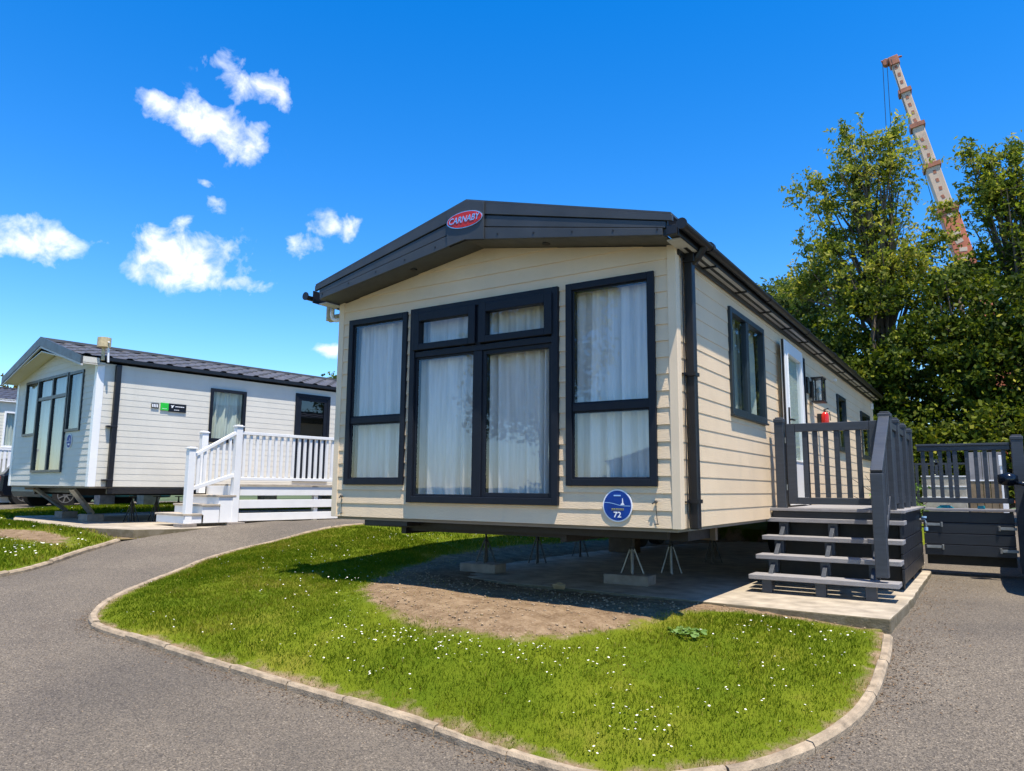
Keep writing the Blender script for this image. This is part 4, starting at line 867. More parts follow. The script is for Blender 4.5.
# neighbours further off
def plain_caravan(label, loc, rz, Wd, L, H, ap, wall, roofm, win):
    c_ = thing('static_caravan', label, 'caravan', loc, rz, 'static caravans on the park')
    shell(c_, Wd, L, H, ap, M[wall], [(-Wd*.75, -Wd*.25, .3, 1.9)], [(a+.02, b_-.02, z0+.02, z1-.02) for a, b_, z0, z1 in win], .11, .01)
    corner_trims(c_, Wd, L, H, M['white_pvc'], .08); gable_roof(c_, Wd, L, H+.03, ap+.1, .12, -.3, .22, roofm)
    mb = MB(); mb.box(.06, .12, 0, L, H-.06, H+.03); mb.build('gutter', M['white_pvc'], c_)
    for a, b_, z0, z1 in win: w = side_window(c_, a, b_, z0, z1, None, 'white_pvc'); curtain(pS, a, b_, z0, z1, w, 8)
    mb = MB(); ring(mb, pF, -Wd*.75-.02, -Wd*.25+.02, .28, 1.92, .06, -.05, .03); w = mb.build('window', M['white_pvc'], c_); pane(pF, -Wd*.75, -Wd*.25, .3, 1.9, w); curtain(pF, -Wd*.75, -Wd*.25, .3, 1.9, w)
    mb = MB()
    for x in (-Wd+.4, -.5):
        for y in (.5, L*.33, L*.66, L-.6): mb.box(x-.2, x+.2, y-.2, y+.2, -loc[2]-.45, -.03)
    mb.build('support_pier', M['concrete_block'], c_); return c_
plain_caravan('cream caravan with white-framed window at the far left edge of the photo', (-26.2, 1.6, .82), R(-6), 4.0, 10, 2.28, 2.75, 'pale_siding', 'roof_dark', [(1.6, 3.2, .7, 1.9), (4.4, 5.6, .7, 1.9), (7, 8.2, .9, 1.8)])
fd = thing('white_deck', 'white boarded deck in front of the cream caravan at the far left edge', 'deck', (-25.9, 1.5, 0), R(-6))
for z in (-.28, -.06, .16): mb = MB(); mb.box(1.5, 1.54, -2, 4.4, z, z+.17); mb.box(0, 1.5, 4.36, 4.4, z, z+.17); mb.build('skirt_board', M['white_pvc'], fd)
mb = MB(); mb.box(0, 1.56, -2, 4.45, .36, .40); mb.build('floor', M['white_pvc'], fd)
mb = MB(); mb.box(1.48, 1.55, -2, 4.4, 1.35, 1.41); mb.box(1.5, 1.54, -2, 4.4, .46, .52); rl = mb.build('railing', M['white_pvc'], fd)
for k in range(50): v = -1.95+k*.127; mb = MB(); mb.box(1.5, 1.535, v, v+.07, .52, 1.35); mb.build('spindle', M['white_pvc'], rl)
plain_caravan('cream caravan behind the photographer, mirrored low in the front windows', (-2.5, -22, -.9), R(172), 3.9, 9, 2.2, 2.7, 'pale_siding', 'roof_brown', [(1.5, 2.7, .8, 1.9), (5, 6, .8, 1.9)])
plain_caravan('pale caravan behind the photographer beside the mirrored trees', (-10.5, -21, -.9), R(178), 3.9, 9, 2.2, 2.7, 'white_siding', 'roof_dark', [(1.5, 2.7, .8, 1.9), (5, 6, .8, 1.9)])
p4 = lw(-6.2, 3.4)
plain_caravan('distant caravan showing only its grey tiled roof above the pale caravan roof', (p4[0], p4[1], .75), LZ, 3.7, 12, 2.2, 2.75, 'pale_siding', 'roof_brown', [(2, 3, .9, 1.8), (6, 7, .9, 1.8)])

# ------------------------------------------------------------ cars
def car(label, loc, rz, paint, L=4.1, Wd=1.74, H=1.45, roof=(.30, .40, .78, .92)):
    # local: length along y (nose at +y), width x, z up from the road
    c_ = thing('parked_car', label, 'car', loc, rz, 'cars parked on the site'); h = Wd/2; g = .17
    sill, belt = g+.06, .92*H/1.45
    mb = MB()
    prof = [(0, .42), (.01, .62), (.02, belt-.02), (.06, belt+.02), (L*.62, belt), (L*.80, belt-.06), (L*.955, belt-.19), (L*.99, .55), (L, .40), (L*.985, .24), (.86*L, sill), (.14*L, sill), (.02*L, .26)]
    n = len(prof); secs = [(-1, .93, .97), (-.93, 1, 1), (.93, 1, 1), (1, .93, .97)]
    V = []
    for s_, ky, kz in ((-h, .965, .93), (-h+.05, 1, 1), (h-.05, 1, 1), (h, .965, .93)):
        for (y, z) in prof: V.append((s_, L/2+(y-L/2)*ky-L/2, .5+(z-.5)*kz))
    F = [tuple(range(n)), tuple(range(3*n, 4*n))]
    for j in range(3):
        for i in range(n): F.append((j*n+i, j*n+(i+1) % n, (j+1)*n+(i+1) % n, (j+1)*n+i))
    mb.add(V, F); body = mb.build('body', M[paint], c_, bevel=.02)
    # greenhouse
    a, b_, c2, d2 = -L/2+.12, -L/2+L*.13, -L/2+L*.55, -L/2+L*.70
    lo = h-.06; hi = h-.24
    mb = MB(); mb.add([(-lo, a, belt-.01), (lo, a, belt-.01), (lo, d2, belt-.01), (-lo, d2, belt-.01), (-hi, b_, H-.04), (hi, b_, H-.04), (hi, c2, H-.04), (-hi, c2, H-.04)], [(0, 1, 2, 3), (0, 4, 5, 1), (1, 5, 6, 2), (2, 6, 7, 3), (3, 7, 4, 0), (4, 7, 6, 5)]); mb.build('windows', M['car_glass'], c_, bevel=.01)
    mb = MB(); mb.add([(-hi-.01, b_-.02, H-.045), (hi+.01, b_-.02, H-.045), (hi+.01, c2+.02, H-.045), (-hi-.01, c2+.02, H-.045), (-hi+.06, b_+.08, H), (hi-.06, b_+.08, H), (hi-.06, c2-.05, H), (-hi+.06, c2-.05, H)], [(0, 1, 2, 3), (0, 4, 5, 1), (1, 5, 6, 2), (2, 6, 7, 3), (3, 7, 4, 0), (4, 7, 6, 5)])
    for s_ in (-1, 1):
        for (ya, yb) in ((a, b_), (d2, c2), ((a+d2)/2-.1, (b_+c2)/2-.05)): mb.bar((s_*(lo+.004), ya, belt), (s_*(hi+.004), yb, H-.04), .05, .05)
    mb.build('roof', M[paint], c_, bevel=.01)
    for y in (-L/2+.72, L/2-.80):
        for s_ in (-1, 1):
            mb = MB(); x = s_*(h-.10); mb.tube([(x-.105, y, .32), (x-.08, y, .32), (x+.08, y, .32), (x+.105, y, .32)], [.29, .325, .325, .29], 28); w = mb.build('wheel', M['rubber'], c_)
            mb = MB(); xx = s_*(h+.008); mb.tube([(xx-s_*.03, y, .32), (xx, y, .32)], .07, 12)
            for k in range(7): a_ = 2*math.pi*k/7; mb.bar((xx-s_*.01, y+.05*math.cos(a_), .32+.05*math.sin(a_)), (xx-s_*.01, y+.215*math.cos(a_), .32+.215*math.sin(a_)), .03, .045, up=(1, 0, 0))
            mb.tube([(xx-s_*.03, y, .32), (xx-s_*.028, y, .32)], .20, 24, mi=1)
            for k in range(24):
                a0 = 2*math.pi*k/24; a1 = 2*math.pi*(k+1)/24; mb.bar((xx-s_*.008, y+.22*math.cos(a0), .32+.22*math.sin(a0)), (xx-s_*.008, y+.22*math.cos(a1), .32+.22*math.sin(a1)), .025, .02, up=(1, 0, 0))
            mb.build('rim', [M['alloy'], M['rubber']], w)
            mb = MB(); mb.tube([(s_*(h-.26), y, .33), (s_*(h+.004), y, .33)], .375, 28); mb.build('wheel_arch', M['rubber'], body)
    for s_ in (-1, 1):
        mb = MB(); mb.bar((s_*(h-.03), L*.17, belt+.03), (s_*(h+.07), L*.16, belt+.05), .05, .04); mb.tube([(s_*(h+.05), L*.16-.03, belt+.09), (s_*(h+.14), L*.16-.02, belt+.09), (s_*(h+.24), L*.16-.01, belt+.09)], [.05, .085, .055], 14); mb.build('wing_mirror', M['dark_paint'], c_, smooth=True)
        mb = MB(); mb.box(s_*(h-.25)-.14, s_*(h-.25)+.14, L/2-.14, L/2-.06, .56, .68); mb.build('headlight', M['glass'], c_, bevel=.02)
        mb = MB(); mb.box(s_*(h-.18)-.1, s_*(h-.18)+.1, -L/2-.012, -L/2+.05, .66, .86); mb.build('tail_light', M['red'], c_, bevel=.01)
    return c_
car('dark car at the right edge of the photo, only its wing mirror and side showing', (3.18, 5.45, -.66), R(180), 'dark_paint', 3.8, 1.74, 1.60)
car('teal car with alloy wheels glimpsed beneath the pale caravan', (-21.5, 7.0, -.33), 0, 'teal_paint')
car('dark car behind the teal one, glimpsed beneath the pale caravan', (-24.4, 7.2, -.34), 0, 'dark_paint')
# low things beyond the drive gate
wl = thing('block_wall', 'low pale block wall beyond the drive gate', 'wall', (0, 12, -.5)); mb = MB()
mb.box(.80, 1.58, 0, .3, 0, 1.10); mb.build('blockwork', M['stone_block'], wl, bevel=.01); mb = MB()
for z in (.68, .90, 1.102): mb.box(.79, 1.59, -.01, .31, z, z+.022)
mb.build('pale_course', M['white_pvc'], wl)
sc_ = thing('board_screen', 'grey vertical board screen over a brown base beyond the drive gate', 'screen', (0, 12.3, -.5)); mb = MB()
for k in range(5): mb.box(1.62+k*.125, 1.738+k*.125, 0, .03, 1.05, 1.60)
mb.build('grey_boards', M['fridge_grey'], sc_, bevel=.004); mb = MB(); mb.box(1.6, 2.25, -.01, .05, 1.02, 1.048); mb.build('rail', M['white_pvc'], sc_); mb = MB()
for k in range(5): mb.box(1.62+k*.125, 1.735+k*.125, -.0, .04, 0, 1.018)
mb.build('brown_base', M['brown_board'], sc_, bevel=.004)
mb = MB(); mb.box(-.045, .045, -.045, .045, 0, 1.48); mb.box(-.06, .06, -.06, .06, 1.30, 1.50); tag(mb.build('white_post', M['white_pvc'], bevel=.006, loc=(2.21, 11.5, -.5)), 'white square post beyond the drive gate, behind the wing mirror', 'post')
lr = thing('dark_railing', 'dark railing glimpsed over the pale block wall beyond the gate', 'railing', (0, 13.0, -.5)); mb = MB()
mb.box(.6, 1.6, 0, .04, 1.38, 1.42); mb.build('rail', M['composite'], lr); 
for k in range(6): mb = MB(); mb.box(.62+k*.19, .68+k*.19, 0, .04, 0, 1.38 if k != 2 else 1.5); mb.build('upright', M['composite'], lr)

# ------------------------------------------------------------ crane beyond the trees
cr_ = thing('crane', 'orange and white telescopic crane boom rising behind the tall trees', 'crane', (0, 0, 0))
Pt = Vector((-.53, 32, 20.7)); Pb = Vector((1.85, 32, 9.9)); dr = (Pb-Pt); LB = dr.length; dr.normalize()
def boom(a, b_, w, m): mb = MB(); mb.bar(Pt+dr*a, Pt+dr*b_, w, w*1.15, up=(.1, -1, 0)); return mb.build('boom_section', M[m], cr_, bevel=.03)
br = [(0, 1.7, .32), (1.7, 3.6, .39), (3.6, 5.75, .47), (5.75, 8.0, .56), (8.0, 15.5, .72)]
for i, (a, b_, w) in enumerate(br):
    o = boom(a, b_, w, 'crane_white' if i < 4 else 'crane_orange')
    if i:
        mb = MB(); mb.bar(Pt+dr*(a-.12), Pt+dr*(a+.08), w+.16, w*1.15+.14, up=(.1, -1, 0)); mb.build('collar', M['crane_mark'], o)
    mb = MB(); sx = dr.cross(Vector((.1, -1, 0))).normalized(); sz = sx.cross(dr)
    nk = int((b_-a)/.42)
    for k in range(nk):
        if random.random() < .15: continue
        q = Pt+dr*(a+.35+k*.42)+sz*(w*.575+.004)*(1); mb.bar(q-dr*.09+sx*random.uniform(-.04, .04), q+dr*.09, .12 if i < 4 else .3, .012, up=sz)
        q = Pt+dr*(a+.35+k*.42)-sz*(w*.575+.004); mb.bar(q-dr*.1+sx*random.uniform(-.05, .05), q+dr*.08, .13 if i < 4 else .3, .012, up=sz)
    mb.build('painted_marks', M['crane_mark'] if i < 4 else M['crane_white'], o)
mb = MB(); mb.bar(Pt-dr*.25, Pt+dr*.2, .42, .5, up=(.1, -1, 0)); mb.tube([Pt-dr*.1+Vector((-.32, -.15, 0)), Pt-dr*.1+Vector((-.32, .15, 0))], .17, 14); mb.box(Pt.x-.55, Pt.x+.35, 31.95, 32.05, Pt.z+.2, Pt.z+.27); mb.build('boom_head', M['crane_mark'], cr_, bevel=.02)
for dx, dz in ((-.5, 5), (-.1, 7.4), (-.3, 9)): mb = MB(); e = Pt+dr*dz+Vector((-.5 if dx < -.2 else -.42, 0, 0)); e = Vector((Pt.x+dx, 31.6, Pt.z-dz)) if dx != -.1 else e; mb.tube([Pt+Vector((dx*.9, -.4, 0)), e], .014, 5); mb.build('cable', M['black'], cr_)
g0 = Pt+dr*15.4; mb = MB(); mb.box(g0.x-1.3, g0.x+1.3, 30.6, 33.4, -.2, 1.3); mb.box(g0.x-.8, g0.x+.9, 31.2, 32.8, 1.3, g0.z+.4); mb.build('carrier', M['crane_orange'], cr_, bevel=.08)
for x in (-.9, .9):
    mb = MB(); mb.tube([(g0.x+x, 30.5, .3), (g0.x+x, 30.85, .3)], .5, 20); mb.build('wheel', M['rubber'], cr_)

# ------------------------------------------------------------ trees
def leaf_quads(C, size, aspect=.5, jitter=.35, droop=0.):
    n = len(C); a = rng.normal(size=(n, 3)); a[:, 2] -= droop; a /= np.linalg.norm(a, axis=1)[:, None]; b_ = rng.normal(size=(n, 3)); b_ -= (a*b_).sum(1)[:, None]*a; b_ /= np.linalg.norm(b_, axis=1)[:, None]
    s = size*rng.uniform(1-jitter, 1+jitter, (n, 1)); A_ = a*s*.5; B_ = b_*s*.5*aspect
    v = np.stack([C-A_, C-A_*.1+B_, C+A_, C-A_*.1-B_], 1).reshape(-1, 3); f = np.arange(4*n).reshape(n, 4); return v, f
def tree(label, base, lobes, leafm, nl, cl_r, size, cat='tree', group=None, trunk_r=.14, airy=False, bias=.3, limbs=14, name='broadleaf_tree', droop=0., aspect=.5, sky_rnd=0):
    t_ = thing(name, label, cat, base, 0, group); base = Vector(base)
    vol = np.array([l[3]*l[4]*l[5] for l in lobes]); vol = vol**(2/3); vol = vol/vol.sum(); CC = []; OUT = []
    ncl = int(nl/ (34 if airy else 70))
    for l, p_ in zip(lobes, vol):
        k = max(2, int(ncl*p_)); d = rng.normal(size=(k, 3)); d /= np.linalg.norm(d, axis=1)[:, None]; r_ = rng.uniform(0, 1, (k, 1))**(bias)*rng.uniform(.85, 1.15, (k, 1))
        CC.append(np.array(l[:3])+d*r_*np.array(l[3:6]))
    CC = np.concatenate(CC); k = len(CC)
    per = nl//k; sg = cl_r*rng.uniform(.6, 1.4, (k, 1, 1)); off = rng.normal(size=(k, per, 3))*sg*np.array([1, 1, .62])
    if airy:
        dd = rng.normal(size=(k, 1, 3))*.55+np.array([0, 0, .25])+(CC-CC.mean(0))[:, None]*np.array([.35, .35, .12]); dd /= np.linalg.norm(dd, axis=2, keepdims=True); tt = rng.uniform(-.5, .5, (k, per, 1)); off = off*.42+dd*tt*rng.uniform(.5, 1.25, (k, 1, 1)); off[..., 2] -= (tt[..., 0]**2)*.35
    
    P = (CC[:, None]+off).reshape(-1, 3); P = P[P[:, 2] > base.z+.15]
    v, f = leaf_quads(P, size, aspect, .35, droop)
    cln = np.repeat(rng.normal(0, .2, k), per)[:len(P)] if len(P) == k*per else rng.normal(0, .1, len(P))
    toff = random.uniform(-.14, .12)
    rnd = np.clip(.45+toff+cln+rng.normal(0, .17, len(P)), 0, 1)
    o = npmesh('crown', v-np.array(base), f, M[leafm], np.repeat(rnd, 4), t_)
    mb = MB(); top = Vector(CC[np.argmax(CC[:, 2])]); ctr = Vector(CC.mean(0)); spine = [base-Vector((0, 0, .1))]
    for i in range(1, 7): q = i/6; spine.append(base.lerp(Vector((ctr.x, ctr.y, 0)), q*.8)*1.0); spine[-1].z = base.z+(top.z-base.z)*q*.9; spine[-1] += Vector((random.uniform(-.12, .12), random.uniform(-.12, .12), 0))*(i > 1)
    sp = [p_-base for p_ in spine]; mb.tube(sp, [trunk_r*(1-.13*i) for i in range(7)], 8); mb.build('trunk', M['bark'], t_, smooth=True)
    mb = MB(); idx = rng.choice(k, min(limbs, k), replace=False)
    for i in idx:
        e = Vector(CC[i]); zz = base.z+(e.z-base.z)*random.uniform(.45, .75); q = min(max((zz-base.z)/((top.z-base.z)*.9), 0), 1)*6; j = min(int(q), 5); s0 = spine[j].lerp(spine[j+1], q-j)
        m1 = s0.lerp(e, .5)+Vector((random.uniform(-.2, .2), random.uniform(-.2, .2), random.uniform(0, .3))); L_ = (e-s0).length
        mb.tube([s0-base, m1-base, e-base], [.02+.012*L_, .012+.006*L_, .006], 5)
        for _ in range(3): e2 = m1.lerp(e, random.uniform(.2, .9)); e3 = e2+Vector((random.uniform(-.5, .5), random.uniform(-.5, .5), random.uniform(-.1, .5))); mb.tube([e2-base, e3-base], [.009, .004], 4)
    mb.build('limbs', M['bark'], t_); return t_
gT = 'trees behind the cream caravan'
# tall airy pair
tree('tall airy tree with feathery top left of the crane boom', (-.2, 17.5, -.3), [(-.7, 17.4, 9.4, .9, 1.0, 1.2), (.15, 17.5, 9.6, .75, .9, 1.25), (-1.7, 17.3, 9.5, .6, .5, .3), (-2.3, 17.3, 9.3, .4, .4, .25), (-1.5, 17.3, 8.7, .7, .6, .35), (-1.6, 17.5, 7.6, 1.0, 1.0, .9), (-.3, 17.6, 8.0, 1.1, 1.1, 1.0), (-1.0, 17.2, 10.8, .25, .3, .7), (-.45, 17.2, 10.5, .25, .3, .6), (.4, 17.6, 10.7, .35, .3, .5), (-.3, 17.5, 6.6, 1.9, 1.5, 1.1), (.5, 17.5, 6.7, .6, 1.0, .7), (1.1, 17.6, 7.3, .5, .5, .6), (1.35, 17.6, 8.2, .3, .3, .5), (1.3, 17.6, 5.9, 1.0, 1.0, .8), (-2.3, 17.4, 6.5, .8, .8, .6)], 'leaf_upper', 26000, .15, .135, group=gT, airy=True, bias=.7, limbs=90, trunk_r=.12, aspect=.4, droop=.4)
tree('tall airy tree right of the crane boom at the right edge of the photo', (3.0, 17.8, -.3), [(2.5, 17.8, 8.4, .7, .9, 1.0), (3.4, 17.8, 8.3, .9, .9, 1.1), (2.1, 17.8, 9.6, .25, .3, .6), (2.55, 17.8, 9.3, .3, .3, .6), (3.1, 17.8, 9.5, .3, .4, .6), (3.4, 17.8, 6.9, 1.3, 1.4, 1.2), (4.4, 17.8, 8.7, .9, 1, 1.2), (2.1, 17.9, 6.2, 1.0, 1.0, .8)], 'leaf_upper', 22000, .15, .135, group=gT, airy=True, bias=.7, limbs=80, trunk_r=.12, aspect=.4, droop=.4)
# dense lower bank
bank = [('dense green tree just behind the far end of the cream caravan roof', (-2.6, 18.5), 5.9, 1.9), ('dense dark tree below the crane boom behind the deck', (-.3, 16.6), 6.1, 2.0), ('dense tree with yellow-green sprays behind the drive gate', (1.7, 16.0), 6.2, 2.0), ('dense tree at the right edge behind the dark car', (3.8, 15.5), 6.3, 2.0), ('dense tree outside the right edge beside the drive', (6.2, 15.2), 6.0, 2.0)]
for lab, (x, y), h, r_ in bank:
    lobes = [(x+random.uniform(-.5, .5), y+random.uniform(-.4, .4), h*.72, r_*.9, r_*.8, h*.26), (x-.9, y-.2, h*.5, r_*.8, r_*.8, h*.25), (x+.9, y-.1, h*.52, r_*.8, r_*.8, h*.25), (x, y-.5, h*.25, r_*.95, r_*.75, h*.25), (x+random.uniform(-1, 1), y-.9, h*.4, r_*.55, .5, h*.2), (x+random.uniform(-1, 1), y-.8, h*.62, r_*.5, .5, h*.13), (x+random.uniform(-.8, .8), y, h*.9, .7, .6, .5)]
    tree(lab, (x, y, -.35), lobes, 'leaf_lower', 27000, .17, .125, group=gT, trunk_r=.2, limbs=26, bias=.28, aspect=.6)
# ivy bank at ground behind the gate
tree('low ivy-covered hedge behind the block wall and board screen', (1.6, 14.4, -.4), [(-.4, 14.3, .9, 1.2, .6, 1.2), (1.0, 14.3, .9, 1.2, .6, 1.3), (2.4, 14.2, 1.0, 1.2, .6, 1.3), (3.8, 14.0, 1.0, 1.2, .6, 1.4), (5.2, 14, 1, 1.2, .6, 1.4)], 'leaf_lower', 30000, .16, .11, cat='hedge', name='hedge', trunk_r=.08, limbs=20, aspect=.7)
# further trees seen between roof and big trees, and over the left roofs
tree('soft grey-green distant tree just above the cream caravan roofline', (-6.6, 27, -.3), [(-6.6, 27, 7.3, 1.5, 1.4, 1.3), (-7.6, 27, 6.7, 1.2, 1.2, 1.3), (-5.6, 27, 7.3, 1.3, 1.2, 1.4), (-6.5, 27, 4.5, 1.8, 1.5, 2.2)], 'leaf_far', 14000, .26, .17, group='distant trees', trunk_r=.2, aspect=.6)
tree('distant tree touching the left side of the tall airy tree', (-4.4, 25, -.3), [(-4.4, 25, 7.6, 1.4, 1.4, 1.3), (-3.2, 25, 7.9, 1.3, 1.2, 1.5), (-4, 25, 5, 2, 1.5, 2.2)], 'leaf_far', 14000, .26, .17, group='distant trees', trunk_r=.2, aspect=.6)
tree('bronze-leaved tree behind the roofs at the far left edge', (-66, 26, -.4), [(-66.5, 26, 6.6, 2.8, 2.4, 2.6), (-69.5, 26, 7.5, 2.5, 2.4, 2.6)], 'leaf_gold', 7000, .45, .4, group='distant trees', trunk_r=.3, aspect=.6)
tree('green treetop peeping over the far end of the distant tiled roof', (-30.6, 27, -.4), [(-30.6, 27, 5.2, 1.6, 1.4, 2.3), (-29.4, 27.5, 4.6, 1.3, 1.2, 2.0)], 'leaf_far', 7000, .3, .25, group='distant trees', trunk_r=.2, aspect=.6)
# trees behind the photographer, mirrored in the front panes
tree('leafy tree behind the photographer, mirrored in the right front window', (-3.2, -17, -1.6), [(-3.2, -17, 5.5, 2.2, 2, 2.6), (-4.2, -17, 3.8, 1.8, 1.6, 2), (-2.2, -17, 4, 1.7, 1.6, 2)], 'leaf_upper', 12000, .3, .2, group='trees behind the camera', trunk_r=.2, aspect=.5)
tree('leafy tree behind the photographer, mirrored in the left front window', (-9.8, -15, -1.6), [(-9.8, -15, 5.5, 2.2, 2, 2.8), (-10.8, -15, 3.8, 1.8, 1.6, 2)], 'leaf_upper', 12000, .3, .2, group='trees behind the camera', trunk_r=.2, aspect=.5)
tree('unseen hedge added behind the camera to cover the horizon strip in the window reflections', (-6.8, -19, -1.5), [(-6.8+1.4*k, -19, -.6, 1.0, .6, 1.0) for k in range(-4, 5)], 'leaf_far', 16000, .25, .16, cat='hedge', name='hedge', group='trees behind the camera', trunk_r=.06, limbs=12, aspect=.6)  # added out of view to cover the blue horizon strip mirrored in the panes
# small shrub seen through the deck railing
tree('small bright green shrub seen between the deck railing bars', (.75, 7.6, -.5), [(.75, 7.6, .15, .35, .3, .35), (.55, 7.5, -.1, .3, .3, .35)], 'weed', 1400, .07, .07, cat='shrub', name='shrub', trunk_r=.02, limbs=8, aspect=.6)

# ------------------------------------------------------------ grass, daisies, litter
def patch(x, y, s, ph):   # smooth pseudo noise for clumps
    return (np.sin(x*s+ph)+np.sin(y*s*1.13+ph*2.1)+np.sin((x+y)*s*.71+ph*.7)+np.sin((x-y*.6)*s*1.9+ph*3.3)*.7+np.sin((x*.4+y)*s*2.7+ph*1.7)*.5)/4.2
def grass(name, poly, n, zf, soilf, label, h0, w0, extra=None):
    poly = np.array(poly); x0, y0 = poly.min(0); x1, y1 = poly.max(0)
    x = rng.uniform(x0, x1, n); y = rng.uniform(y0, y1, n); k = inpoly(x, y, poly); x, y = x[k], y[k]
    if extra is not None: k = extra(x, y); x, y = x[k], y[k]
    s = soilf(x, y)+patch(x, y, 5.0, 1.0)*.2; k = rng.uniform(0, 1, len(x)) > np.clip((s-.25)*2.2, 0, 1)*.975; x, y, s = x[k], y[k], s[k]
    z = zf(x, y); m_ = len(x); cl = patch(x, y, 3.1, .3); c2 = patch(x, y, 9, 2.2); d = np.hypot(x-2, y+5.4); sc = np.clip(d/6.5, 1, 3)
    h = h0*(1+.35*cl+.25*c2)*rng.uniform(.5, 1.35, m_)*(1-.5*np.clip(s, 0, 1)); w = w0*rng.uniform(.7, 1.3, m_)*sc; a = rng.uniform(0, 2*np.pi, m_); ln = rng.uniform(.15, .95, m_)*h; la = rng.uniform(0, 2*np.pi, m_)+cl*1.5
    P = np.c_[x, y, z-.004]; W_ = np.c_[np.cos(a), np.sin(a), np.zeros(m_)]*w[:, None]/2; Ld = np.c_[np.cos(la), np.sin(la), np.zeros(m_)]*ln[:, None]; U = np.c_[np.zeros(m_), np.zeros(m_), h]
    v = np.stack([P-W_, P+W_, P+W_*.75+Ld*.35+U*.6, P+Ld+U*.97, P-W_*.75+Ld*.35+U*.6], 1).reshape(-1, 3); f = np.arange(5*m_).reshape(m_, 5)
    rnd = np.clip(.40+.26*patch(x, y, 2.2, 4)+.20*c2+rng.normal(0, .12, m_)+.45*np.clip(s, 0, 1)+(rng.uniform(0, 1, m_) < .05)*.35, 0, 1)
    o = npmesh(name, v, f, M['blade'], np.repeat(rnd, 5)); return stuff(o, label, 'grass')
def not_slab(x, y): return ~((y > 1.0) & (x > -3.5))
GP = [list(p) for p in K1.tolist()[:]]+[[-6.4, 13.3], [-3.7, 13.3], [-3.6, 1.3], [1.25, .95]]
near = lambda x, y: not_slab(x, y) & (y < 3)
L1g = lambda x, y: np.where(y > 9, T(x, y), L1(x, np.minimum(y, 9.5)))
grass('grass', GP, 1050000, L1g, soil1, 'short bright green lawn grass on the bank in front of the cream caravan', .027, .0030, near)
grass('grass', GP, 160000, L1g, soil1, 'lawn grass on the strip beyond and behind the cream caravan', .045, .0045, lambda x, y: not_slab(x, y) & (y >= 3))
grass('grass', POLY2, 420000, L2, soil2, 'lawn grass around the pale caravan on the left', .05, .0045)
# daisies
def daisies(name, spots, zf, label, r0):
    V = []; F = []; mi = []; mb = MB()
    for x, y in spots:
        z = float(zf(np.array([x]), np.array([y]))[0])+random.uniform(.03, .05); r_ = r0*random.uniform(.75, 1.25); tx, ty = random.uniform(-.35, .35), random.uniform(-.35, .35); n = 8; o = len(mb.v)
        P = [(x, y, z+.002)]+[(x+r_*math.cos(a)*q, y+r_*math.sin(a)*q, z+(math.cos(a)*tx+math.sin(a)*ty)*r_*q+.002*(1-q)) for a, q in [(2*math.pi*k/(2*n), 1 if k % 2 else .78) for k in range(2*n)]]
        mb.add(P, [(0, 1+k, 1+(k+1) % (2*n)) for k in range(2*n)])
        c_ = r_*.33; mb.add([(x+c_*math.cos(a), y+c_*math.sin(a), z+.005+(math.cos(a)*tx+math.sin(a)*ty)*c_) for a in [2*math.pi*k/6 for k in range(6)]], [tuple(range(6))], 1)
    o = mb.build(name, [M['petal'], M['yolk']]); return stuff(o, label, 'daisies')
def scatter_clumps(centres, soilf, poly):
    out = []
    for cx, cy, sx, sy, n in centres:
        for _ in range(n):
            x, y = random.gauss(cx, sx), random.gauss(cy, sy)
            if inpoly(np.array([x]), np.array([y]), poly)[0] and soilf(np.array([x]), np.array([y]))[0] < .4: out.append((x, y))
    return out
DC = [(-1.6, -1.15, .22, .07, 34), (-1.1, -1.1, .15, .06, 22), (-2.2, -1.25, .25, .12, 22), (-.7, -.98, .14, .08, 26), (-.3, -.8, .12, .09, 20), (-1.2, -1.25, .15, .10, 10), (-1.75, -1.5, .25, .1, 16), (.25, -1.35, .25, .08, 22), (.0, -1.2, .2, .1, 12), (.7, -.8, .25, .15, 16), (.85, -.3, .18, .2, 14), (.75, .35, .3, .2, 26), (1.0, .6, .15, .12, 14), (.5, .1, .3, .3, 14), (-3.1, .2, .5, .3, 18), (-3.6, -.3, .6, .4, 24), (-4.6, .6, .9, .8, 60), (-5.2, 2.4, .7, .8, 50), (-5.0, 4.5, .6, 1.3, 60), (-2.6, -.9, .5, .2, 12), (-3.6, -1.5, .6, .15, 14), (-.2, -1.55, .7, .08, 10)]
daisies('daisies', scatter_clumps(DC, soil1, np.array(GP)), lambda x, y: L1g(x, y), 'small white daisies scattered over the bank of grass', .0072)
DL_ = [(-9.6, -.9, .8, .5, 110), (-8.7, -.4, .4, .4, 50), (-10.8, -1.0, 1.2, .5, 90), (-12, 1.6, 1.4, 1.2, 60), (-14, 4, 1.6, 1.6, 90), (-9.2, -1.8, .7, .5, 40)]
daisies('daisies', scatter_clumps(DL_, soil2, np.array(POLY2)), L2, 'white daisies scattered over the left lawn by the pale caravan', .014)
